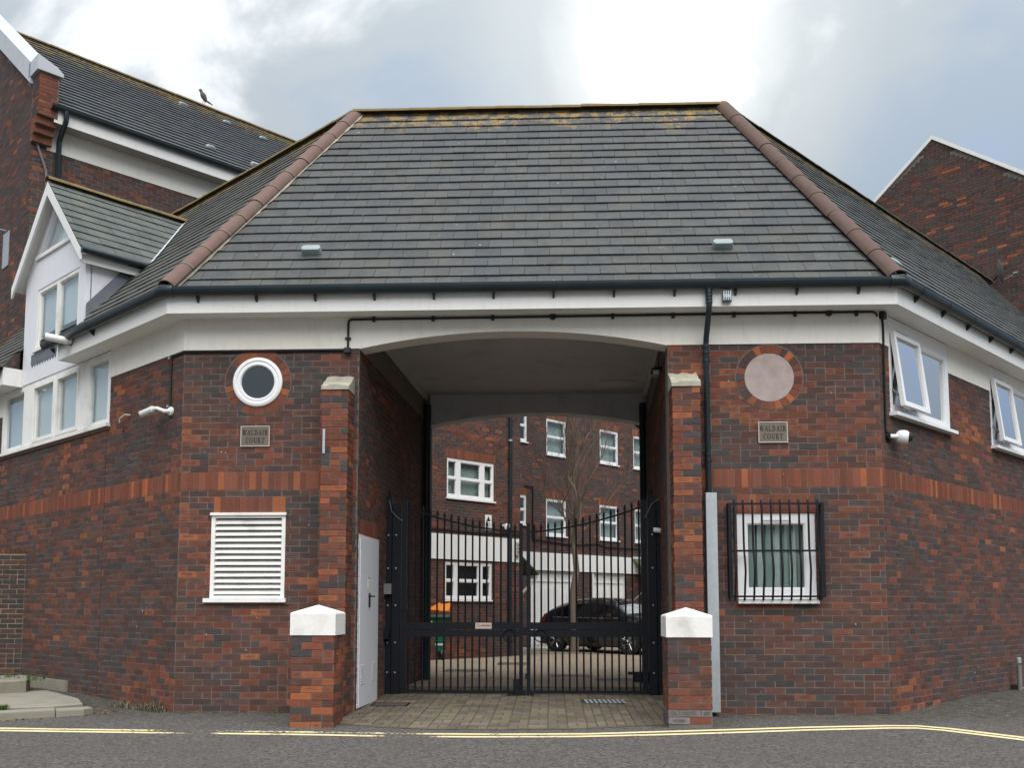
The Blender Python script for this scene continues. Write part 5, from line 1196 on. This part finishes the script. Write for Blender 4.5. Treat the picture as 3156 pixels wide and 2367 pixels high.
sweep([lambda o, z: H1.P(.22, z, o), lambda o, z: H1.P(13, z, o)], gpo).build('gutter', 'gutter_black', HL)
mb = MB(); mb.tube([H1.P(.50, 10.85, .41), H1.P(.50, 10.66, .41), H1.P(.50, 10.35, .08), H1.P(.50, 5.5, .08)], .05, 10); mb.build('downpipe', 'gutter_black', HL, smooth=True)
mb = MB(); mb.tube([H1.P(.02, 11.30, .02), H1.P(.05, 11.05, .03), H1.P(.05, 10.35, .03), H1.P(.30, 9.7, .03), H1.P(.32, 9.3, .03), H1.P(.33, 8.9, .03)], .025, 6); mb.build('aerial_cable', 'plastic_grey', HL)
mb = MB()                                             # corbelled kneeler at the corner
for k, (z0, z1, o) in enumerate(((10.2, 10.35, .10), (10.35, 10.5, .19), (10.5, 10.65, .28), (10.65, 11.50, .36))): mb.box(H1, .0, .36, z0, z1 - .004, -.02, o)
kn = mb.build('kneeler', 'mortar', HL)
for (z0, o) in ((10.20, .10), (10.275, .10), (10.35, .19), (10.425, .19), (10.5, .28), (10.575, .28)):
    for fr in (Frame(H1.P(0, 0, o + .006), dR, nR), Frame(H1.P(-.006, 0, o + .006), -nR, -dR)):
        for b in lay_bricks(fr, 0, .36 if fr.U.dot(dR) > .5 else o + .006, z0, 1, [], 'soldier'): m2 = MB(); one_brick(m2, b); m2.build('brick', 'brick', kn); kb = []
for fr in (Frame(H1.P(0, 0, .366), dR, nR),): kb += lay_bricks(fr, 0, .36, 10.65, 11, [], 'soldier')
kb += lay_bricks(Frame(H1.P(-.006, 0, .366), -nR, -dR), 0, .366, 10.65, 11, [], 'dark')
for b in kb: m2 = MB(); one_brick(m2, b); m2.build('brick', 'brick', kn)
mb = MB(); z_ = 11.38; mb.prism(H2, [(.0, z_), (4.5, z_ + 4.5 * SLP), (9, z_), (9, z_ + .42), (4.5, z_ + .42 + 4.5 * SLP), (0, z_ + .42)], -.40, .06); mb.build('coping', 'coping_grey', HL)
mb = MB(); mb.prism(H1, [(-.06, 11.50), (.42, 11.50), (.42, 11.56), (.30, 11.66), (-.06, 11.80)], -.10, .42); mb.build('kneeler_cap', 'coping_grey', HL)
O_ = H1.P(.34, 10.92, .40); sfH = SlopeFrame(O_, dR, H1.P(.34, 14.83, -4.5) - O_); lh = (H1.P(.34, 14.83, -4.5) - O_).length
mb = MB(); mb.face([sfH.P(0, 0, -.012), sfH.P(13, 0, -.012), sfH.P(13, lh, -.012), sfH.P(0, lh, -.012)]); mb.face([H1.P(0, 14.8, -4.5), H1.P(13, 14.8, -4.5), H1.P(13, 10.9, -9), H1.P(0, 10.9, -9)]); rH = mb.build('roof', 'interior_dark', HL)
emit_tiles(lay_tiles(sfH, [(0, 0), (8.6, 0), (8.6, lh), (0, lh)], .29, .33, (.066, .071, .077), thick=.034), rH, 'roof_tile_high', 300)
half_tiles(H1.P(.34, 14.82, -4.5), H1.P(9.5, 14.82, -4.5), .12, 20, rH, 'ridge_lichen', 'ridge_tile', squash=.6)
for (u, v) in ((3.55, 1.0), (4.6, .85), (4.4, 5.2), (5.55, 5.0), (6.5, 4.7)):
    mb = MB(); pts = [(math.cos(2 * math.pi * i / 12) * .05 + (.07 if math.cos(2 * math.pi * i / 12) > 0 else -.07), math.sin(2 * math.pi * i / 12) * .06) for i in range(12)]
    la = [[sfH.P(u + x * s_, v + y * s_, h_) for x, y in pts] for s_, h_ in ((1, .0), (1, .06), (.7, .09))]
    for a, b in zip(la, la[1:]):
        for i in range(12): mb.face((a[i], a[(i + 1) % 12], b[(i + 1) % 12], b[i]))
    mb.face(la[-1]); mb.build('roof_vent', 'vent_grey', rH, smooth=True)
mb = MB(); mb.tube([H2.P(1.16, 8.75, .02), H2.P(1.16, 8.75, .22), H2.P(1.4, 8.80, .30)], .018, 6); mb.box(H2, .98, 1.34, 8.0, 8.72, .0, .012); mb.build('aerial_bracket', 'galvanised', HL)
# far cross roof peeping over the wing ridge
mb = MB(); mb.prism(Frame(H1.P(4.62, 0, .0), dR, nR), [(0, 10.55), (1.2, 10.95), (1.2, 11.1), (0, 10.68)], .0, .45); mb.build('cross_fascia', 'white_paint', HL)

# ------------------------------------------------------------------ gable of the house behind the right wing
HR = thing('gabled_house', (9.95, 13.14, 0), 'plain brick gable end with white verge behind the right wing', 'building')
H3 = Frame((9.946, 13.144, 0), -dP, -dR); ZA = 13.40; SR = .785
mb = MB(); mb.prism(H3, [(-5.5, 0), (5.5, 0), (5.5, ZA - 5.5 * SR), (0, ZA), (-5.5, ZA - 5.5 * SR)], -.3, -.0065); wG = mb.build('gable_wall', 'mortar', HR)
emit_bricks([(wG, lay_bricks(H3, -5.5, 5.5, 3.0, 138, [], 'dark', keep=lambda p, q, r, s: s < ZA - max(abs(p), abs(q)) * SR, off=.03))], 300)
for s_ in (-1, 1):
    mb = MB(); mb.prism(H3, [(0, ZA - .02), (0, ZA + .09), (s_ * 5.6, ZA + .09 - 5.6 * SR), (s_ * 5.6, ZA - .02 - 5.6 * SR)], -.25, .05); mb.build('verge', 'white_paint', HR)
mb = MB(); a, b, c = H3.P(0, ZA + .05, -.2), H3.P(5.6, ZA + .05 - 5.6 * SR, -.2), H3.P(-5.6, ZA + .05 - 5.6 * SR, -.2); e = dR * 9
mb.face((a, b, b + e, a + e), tcol); mb.face((a, a + e, c + e, c), tcol); mb.build('roof', 'roof_tile_high', HR)
dish = thing('satellite_dish', H3.P(1.6, 9.2, .1), 'dark satellite dish on an arm against the right gable', 'dish')
dn = Vector((.93, -.30, .15)).normalized(); dc = H3.P(1.55, 9.36, .35)
mb = MB(); mb.lathe([(.0, .0), (.10, .008), (.2, .03), (.29, .065), (.295, .06), (.2, .02), (.1, -.004), (.0, -.012)], dc, dn, 24); mb.build('reflector', 'plastic_grey', dish, smooth=True)
mb = MB(); mb.tube([dc - Vector((0, 0, .05)), dc + dn * .10 - Vector((0, 0, .24)), dc + dn * .38 - Vector((0, 0, .16))], .012, 6); mb.lathe([(.0, -.05), (.03, -.05), (.03, .05), (.0, .05)], dc + dn * .38 - Vector((0, 0, .14)), dn, 10); mb.build('feed_arm', 'plastic_grey', dish)
mb = MB(); mb.tube([H3.P(1.2, 9.1, .0), H3.P(1.3, 9.12, .2), dc - dn * .02 - Vector((0, 0, .12))], .02, 6); mb.build('bracket', 'black_iron', dish)

# ------------------------------------------------------------------ bird on the far ridge
bp_ = H1.P(5.72, 14.93, -4.5); bd = thing('bird', bp_, 'small dark bird perched on the ridge of the tall house', 'bird')
ax_ = Vector((-.45, -.2, .95)).normalized()
mb = MB(); mb.lathe([(.0, -.16), (.03, -.15), (.055, -.08), (.075, .0), (.07, .07), (.045, .12), (.04, .145), (.045, .18), (.035, .215), (.0, .235)], bp_ + Vector((0, 0, .20)), ax_, 12); mb.build('body', 'feather', bd, smooth=True)
mb = MB(); q = bp_ + Vector((0, 0, .20)) - ax_ * .10; mb.tube([q, q - ax_ * .08 + Vector((.07, 0, 0)), q - ax_ * .15 + Vector((.13, 0, 0))], [.03, .025, .012], 6); mb.build('tail', 'feather', bd)
mb = MB(); q = bp_ + Vector((0, 0, .20)) + ax_ * .20; mb.tube([q, q + Vector((-.07, -.03, -.01))], [.016, .002], 6); mb.build('beak', 'feather', bd)
mb = MB()
for s_ in (-.02, .02): mb.tube([bp_ + Vector((s_, 0, -.01)), bp_ + Vector((s_, 0, .12))], .006, 5)
mb.build('legs', 'feather', bd)

# ------------------------------------------------------------------ parked car
h_ = nR.copy(); side = Vector((-h_.y, h_.x, 0))          # nose toward the street, left side faces up the court
rear = Vector((.16, 16.62, .006)); CF = Frame(rear, h_, -side)
car = thing('parked_car', CF.P(2.1, 0, 0), 'black hatchback parked nose out in front of the white garage doors', 'car')
ST = [(.0, .72, .60, .70), (.06, .95, .72, .80), (.16, 1.06, .92, .84), (.40, 1.20, .95, .87), (.75, 1.35, .95, .89), (1.15, 1.44, .94, .90), (1.7, 1.49, .93, .905), (2.2, 1.475, .92, .905), (2.6, 1.40, .92, .90), (2.9, 1.25, .93, .895), (3.18, 1.04, .94, .885), (3.5, .985, .93, .87), (3.9, .91, .87, .83), (4.15, .80, .76, .74), (4.25, .62, .58, .62)]
def sect(x, top, belt, w, n=0):
    g = max(0, top - belt); wt = w - .30 * min(g / .5, 1) - .03
    lo = .20
    pr_ = [(w * .90, lo), (w * .99, lo + .16), (w, .58 if belt > .62 else belt - .03), (w * .985, belt), (wt + (w - wt) * .25, belt + g * .72), (wt * .96, belt + g * .93), (wt * .70, top), (0, top + .015)]
    return pr_
mb = MB(); rows = []
for s_ in ST:
    half = sect(*s_); full = half + [(-a, b) for a, b in half[-2::-1]]; rows.append([CF.P(s_[0], z, o) for o, z in full])
for a, b in zip(rows, rows[1:]):
    for k in range(len(a) - 1): mb.face((a[k], a[k + 1], b[k + 1], b[k]))
    mb.face((a[-1], a[0], b[0], b[-1]))
mb.face(rows[0]); mb.face(rows[-1][::-1]); body = mb.build('body', 'car_paint', car, smooth=True)
def interp(x):
    for p, q in zip(ST, ST[1:]):
        if p[0] <= x <= q[0]: f = (x - p[0]) / (q[0] - p[0]); return tuple(p[i] + (q[i] - p[i]) * f for i in range(4))
def side_pt(x, f, s_):
    _, top, belt, w = interp(x); g = max(0, top - belt); wt = w - .30 * min(g / .5, 1) - .03; o0, z0, o1, z1 = w * .985, belt, wt + (w - wt) * .25, belt + g * .72
    return CF.P(x, z0 + (z1 - z0) * f, s_ * (o0 + (o1 - o0) * f + .006))
for s_ in (-1, 1):
    for (x0, x1) in ((.62, 1.18), (1.24, 2.02), (2.08, 2.84)):
        g_ = MB(); n = 6
        for i in range(n):
            xa, xb = x0 + (x1 - x0) * i / n, x0 + (x1 - x0) * (i + 1) / n; g_.face((side_pt(xa, .06, s_), side_pt(xb, .06, s_), side_pt(xb, .97, s_), side_pt(xa, .97, s_)))
        g_.build('side_window', 'glass_car', car, smooth=True)
    g_ = MB(); g_.tube([side_pt(x, .03, s_) for x in (.62, 1.2, 1.9, 2.5, 2.95)], .008, 5); g_.build('window_trim', 'alloy', car)
    m2 = MB(); c_ = side_pt(2.72, .15, s_); m2.lathe([(.0, -.06), (.06, -.05), (.075, .0), (.06, .05), (.0, .06)], c_ + (-side) * s_ * .10, h_, 10); m2.build('mirror', 'car_paint', car, smooth=True)
    m2 = MB(); m2.box(CF, .05, .38, .78, .93, s_ * .80 if s_ < 0 else .72, .84 * s_ + .0 if s_ > 0 else -.72); 
    m2 = MB(); q0 = [CF.P(.10, .80, s_ * .835), CF.P(.36, .86, s_ * .885), CF.P(.34, .96, s_ * .875), CF.P(.12, .93, s_ * .83)]; m2.face(q0); m2.face([v + h_ * -.02 + side * 0 for v in q0][::-1])
    for i in range(4): m2.face((q0[i], q0[(i + 1) % 4], q0[(i + 1) % 4] - h_ * .02, q0[i] - h_ * .02))
    m2.build('tail_lamp', 'tail_red', car)
    m2 = MB(); q0 = [CF.P(3.80, .70, s_ * .86), CF.P(4.16, .64, s_ * .74), CF.P(4.14, .76, s_ * .73), CF.P(3.72, .84, s_ * .855)]; m2.face(q0); m2.face([v + h_ * .02 for v in q0][::-1])
    for i in range(4): m2.face((q0[i], q0[(i + 1) % 4], q0[(i + 1) % 4] + h_ * .02, q0[i] + h_ * .02))
    m2.build('headlamp', 'lamp_clear', car)
    for xw in (.70, 3.28):
        cw = CF.P(xw, .315, s_ * .80); axw = CF.N * s_
        m2 = MB(); m2.lathe([(.20, .06), (.30, .075), (.315, .05), (.315, -.11), (.30, -.13), (.2, -.13)], cw, axw, 28); wh_ = m2.build('wheel', 'rubber', car, smooth=True)
        m2 = MB(); m2.lathe([(.0, .02), (.20, .015), (.215, .07), (.225, .07), (.225, .0)], cw, axw, 28); m2.build('hub_dish', 'plastic_grey', wh_, smooth=True)
        for k in range(10):
            a_ = 2 * math.pi * (k // 2) / 5 + (.16 if k % 2 else -.16); dd = h_ * math.cos(a_) + Vector((0, 0, 1)) * math.sin(a_); m3 = MB(); m3.tube([cw + axw * .065 + dd * .03, cw + axw * .075 + dd * .21], .014, 5); m3.build('spoke', 'alloy', wh_)
        m2 = MB(); m2.lathe([(.0, -.01), (.37, -.01), (.37, .0), (.0, .0)], CF.P(xw, .36, s_ * .868), axw, 24); m2.build('wheel_arch', 'rubber', car)
def top_strip(x0, x1, fr_, nm):
    g_ = MB(); n = 6; P_ = []
    for i in range(n + 1):
        x = x0 + (x1 - x0) * i / n; _, top, belt, w = interp(x); g = max(0, top - belt); wt = w - .30 * min(g / .5, 1) - .03
        P_.append([CF.P(x, belt + g * .93 + .004, wt * .93), CF.P(x, top + .008, wt * .60), CF.P(x, top + .022, 0), CF.P(x, top + .008, -wt * .60), CF.P(x, belt + g * .93 + .004, -wt * .93)])
    for a, b in zip(P_, P_[1:]):
        for k in range(4): g_.face((a[k], a[k + 1], b[k + 1], b[k]))
    g_.build(nm, 'glass_car', car, smooth=True)
top_strip(2.50, 3.16, 0, 'windscreen'); top_strip(.24, .80, 0, 'rear_window')
mb = MB(); mb.box(CF, 4.20, 4.265, .36, .50, -.26, .26); mb.build('number_plate', 'sign_white', car)
mb = MB(); mb.box(CF, .5, 3.9, .17, .26, -.80, .80); mb.build('underbody', 'rubber', car)

# ------------------------------------------------------------------ communal bin
bn = thing('waste_container', (-3.2, 11.4, 0), 'green communal waste container with orange lid by the courtyard wall', 'bin')
bx, by, bz = -3.07, 11.55, .20
def taper(mb, z0, z1, w0, d0, w1, d1):
    lo = [Vector((bx + sx * w0, by + sy * d0, z0)) for sx, sy in ((-1, -1), (1, -1), (1, 1), (-1, 1))]; hi = [Vector((bx + sx * w1, by + sy * d1, z1)) for sx, sy in ((-1, -1), (1, -1), (1, 1), (-1, 1))]
    mb.face(lo[::-1]); mb.face(hi)
    for i in range(4): mb.face((lo[i], lo[(i + 1) % 4], hi[(i + 1) % 4], hi[i]))
mb = MB(); taper(mb, bz, 1.00, .50, .38, .60, .48); mb.build('body', 'plastic_green', bn)
for z in (.42, .72): mb = MB(); k = (z - bz) / .8; taper(mb, z, z + .03, .50 + .10 * k + .012, .38 + .10 * k + .012, .50 + .10 * k + .014, .38 + .10 * k + .014); mb.build('rib', 'plastic_green', bn)
mb = MB(); taper(mb, 1.00, 1.10, .66, .54, .66, .54); mb.build('rim', 'plastic_grey', bn)
mb = MB(); pr2 = [(-.56, 1.10), (-.58, 1.15), (-.30, 1.30), (.1, 1.37), (.45, 1.34), (.56, 1.16), (.56, 1.10)]
mb.prism(Frame((bx, by, 0), (0, 1, 0), (1, 0, 0)), pr2, -.68, .68); mb.build('lid', 'plastic_orange', bn)
mb = MB(); mb.prism(Frame((bx, by, 0), (0, 1, 0), (1, 0, 0)), [(-.60, 1.17), (-.585, 1.14), (-.28, 1.31), (-.30, 1.335)], -.45, .45); mb.build('lid_flap', 'plastic_orange', bn)
for sx in (-1, 1):
    for sy in (-1, 1):
        c_ = Vector((bx + sx * .52, by + sy * .36, .10)); mb = MB(); mb.lathe([(.0, -.025), (.08, -.025), (.10, -.018), (.10, .018), (.08, .025), (.0, .025)], c_, (1, 0, 0), 16); wz = mb.build('castor', 'rubber', bn, smooth=True)
        m2 = MB(); m2.box(Frame(c_, (1, 0, 0), (0, -1, 0)), -.04, .04, .04, .115, -.03, .03); m2.build('fork', 'galvanised', wz)
for (u, z) in ((.10, .86), (.14, .58), (.34, .34)): mb = MB(); k = (z - bz) / .8; mb.box(Frame((bx, by - .38 - .10 * k - .012, 0), (1, 0, 0), (0, -1, 0)), u, u + .18, z, z + .05, -.01, .004); mb.build('sticker', 'sign_white', bn)

# ------------------------------------------------------------------ bare tree in the courtyard
tr_ = thing('bare_tree', (.58, 14.56, 0), 'slender leafless tree with upswept branches in the courtyard', 'tree')
tk = MB(); cr = MB(); r2 = random.Random(21)
TP = [Vector((.58, 14.56, -.05)), Vector((.60, 14.56, .5)), Vector((.56, 14.57, 1.2)), Vector((.58, 14.55, 1.75)), Vector((.66, 14.55, 2.2)), Vector((.60, 14.56, 2.9))]
tk.tube(TP, [.135, .105, .095, .088, .082, .072], 12)
def branch(p, d, L_, r, lev):
    pts = [p]; rs = [r]; n = max(3, int(L_ / .16)); q = p.copy(); dd = d.normalized(); kids = []
    for i in range(n):
        dd = (dd + Vector((r2.gauss(0, .19), r2.gauss(0, .19), .10 + (.05 if lev else .02)))).normalized(); q = q + dd * L_ / n; pts.append(q.copy()); rs.append(max(r * (1 - .8 * (i + 1) / n), .0025)); kids.append((q.copy(), dd.copy(), rs[-1], (i + 1) / n))
    (tk if lev == 0 else cr).tube(pts, rs, 6 if lev < 2 else 4, cap=False)
    if lev >= 3: return
    m = {0: 10, 1: 5, 2: 3}[lev]
    for k in range(m):
        c_ = kids[min(len(kids) - 1, int((.18 + .82 * k / m) * len(kids)))]; a_ = r2.uniform(0, 6.283); sp = {0: .55, 1: .55, 2: .7}[lev]
        side_ = Vector((math.cos(a_), math.sin(a_), 0)); nd_ = (c_[1] * .8 + side_ * sp + Vector((0, 0, .25))).normalized()
        branch(c_[0], nd_, L_ * r2.uniform(.34, .52), c_[2] * .62, lev + 1)
top_ = TP[-1]
for (dx, dy, L_, r) in ((-.14, .02, 4.6, .032), (.06, .05, 4.9, .046), (-.28, -.1, 3.9, .022), (.24, -.05, 4.2, .026), (.02, -.15, 4.7, .026), (.34, .1, 3.4, .020), (-.2, .2, 3.2, .018)):
    branch(top_ - Vector((0, 0, r2.uniform(0, .7))), Vector((dx, dy, 1)), L_, r, 0)
tk.build('trunk', 'bark', tr_, smooth=True); cr.build('crown', 'twig', tr_)

# ------------------------------------------------------------------ litter, weeds
lf = MB(); r3 = random.Random(5)
def scrap(x, y, z, s):
    a_ = r3.uniform(0, 6.28); u = Vector((math.cos(a_), math.sin(a_), r3.uniform(-.3, .5))) * s; v = Vector((-math.sin(a_), math.cos(a_), r3.uniform(-.3, .5))) * s * r3.uniform(.4, .8); c_ = Vector((x, y, z + s * .5)); lf.face((c_ - u, c_ + v * .9, c_ + u, c_ - v))
for i in range(90): f = r3.random(); scrap(-6.4 + f * 1.1 + r3.gauss(0, .03), -1.02 + f * .72 + r3.gauss(0, .04), gz(-1), r3.uniform(.008, .022))
for i in range(70): scrap(-5.30 + r3.gauss(0, .12), -.05 + r3.gauss(0, .12), gz(-.3), r3.uniform(.010, .03))
for i in range(60): f = r3.random(); scrap(-5.1 + f * .8, .25 - f * .35 + r3.gauss(0, .08), gz(-.2), r3.uniform(.006, .018))
for i in range(50): scrap(1.8 + r3.random() * 2.0, -.12 + r3.gauss(0, .10), gz(-.1), r3.uniform(.005, .014))
lf.build('leaf_litter', 'dead_leaf', label='brown dead leaves and scraps gathered along kerb and wall foot', cat='litter', kind='stuff')
wd = MB()
def sprig(x, y, z, h, n, mbx):
    for i in range(n):
        a_ = r3.uniform(0, 6.28); l_ = Vector((math.cos(a_), math.sin(a_), 0)); b0 = Vector((x, y, z)) + l_ * r3.uniform(0, .03); t1 = b0 + l_ * h * r3.uniform(.2, .6) + Vector((0, 0, h * r3.uniform(.5, 1))); w_ = Vector((-l_.y, l_.x, 0)) * .005; md = b0.lerp(t1, .55) + Vector((0, 0, h * .12))
        mbx.face((b0 - w_, b0 + w_, md + w_ * 1.3, md - w_ * 1.3)); mbx.face((md - w_ * 1.3, md + w_ * 1.3, t1))
for i in range(60): f = r3.random(); sprig(-5.35 + f * .75 + r3.gauss(0, .05), .45 - f * .45 + r3.gauss(0, .06), -.03, r3.uniform(.05, .16), 6, wd)
wd.build('dry_weeds', 'weed_grey', label='grey dry weeds at the foot of the left wing', cat='weeds', kind='stuff')
gw = MB()
for i in range(26): sprig(-6.28 + r3.gauss(0, .03), -.42 + r3.gauss(0, .03), .06, r3.uniform(.03, .07), 4, gw)
for i in range(40): f = r3.random(); sprig(-7.9 + f * .9, 2.1 - f * .3 + r3.gauss(0, .1), .22, r3.uniform(.03, .08), 4, gw)
for i in range(40): sprig(-4.2 + r3.random() * 1.4, -.02 + r3.gauss(0, .02), -.025, r3.uniform(.015, .04), 4, gw)
gw.build('green_weeds', 'weed_green', label='small green weeds growing from the slab joints', cat='weeds', kind='stuff')
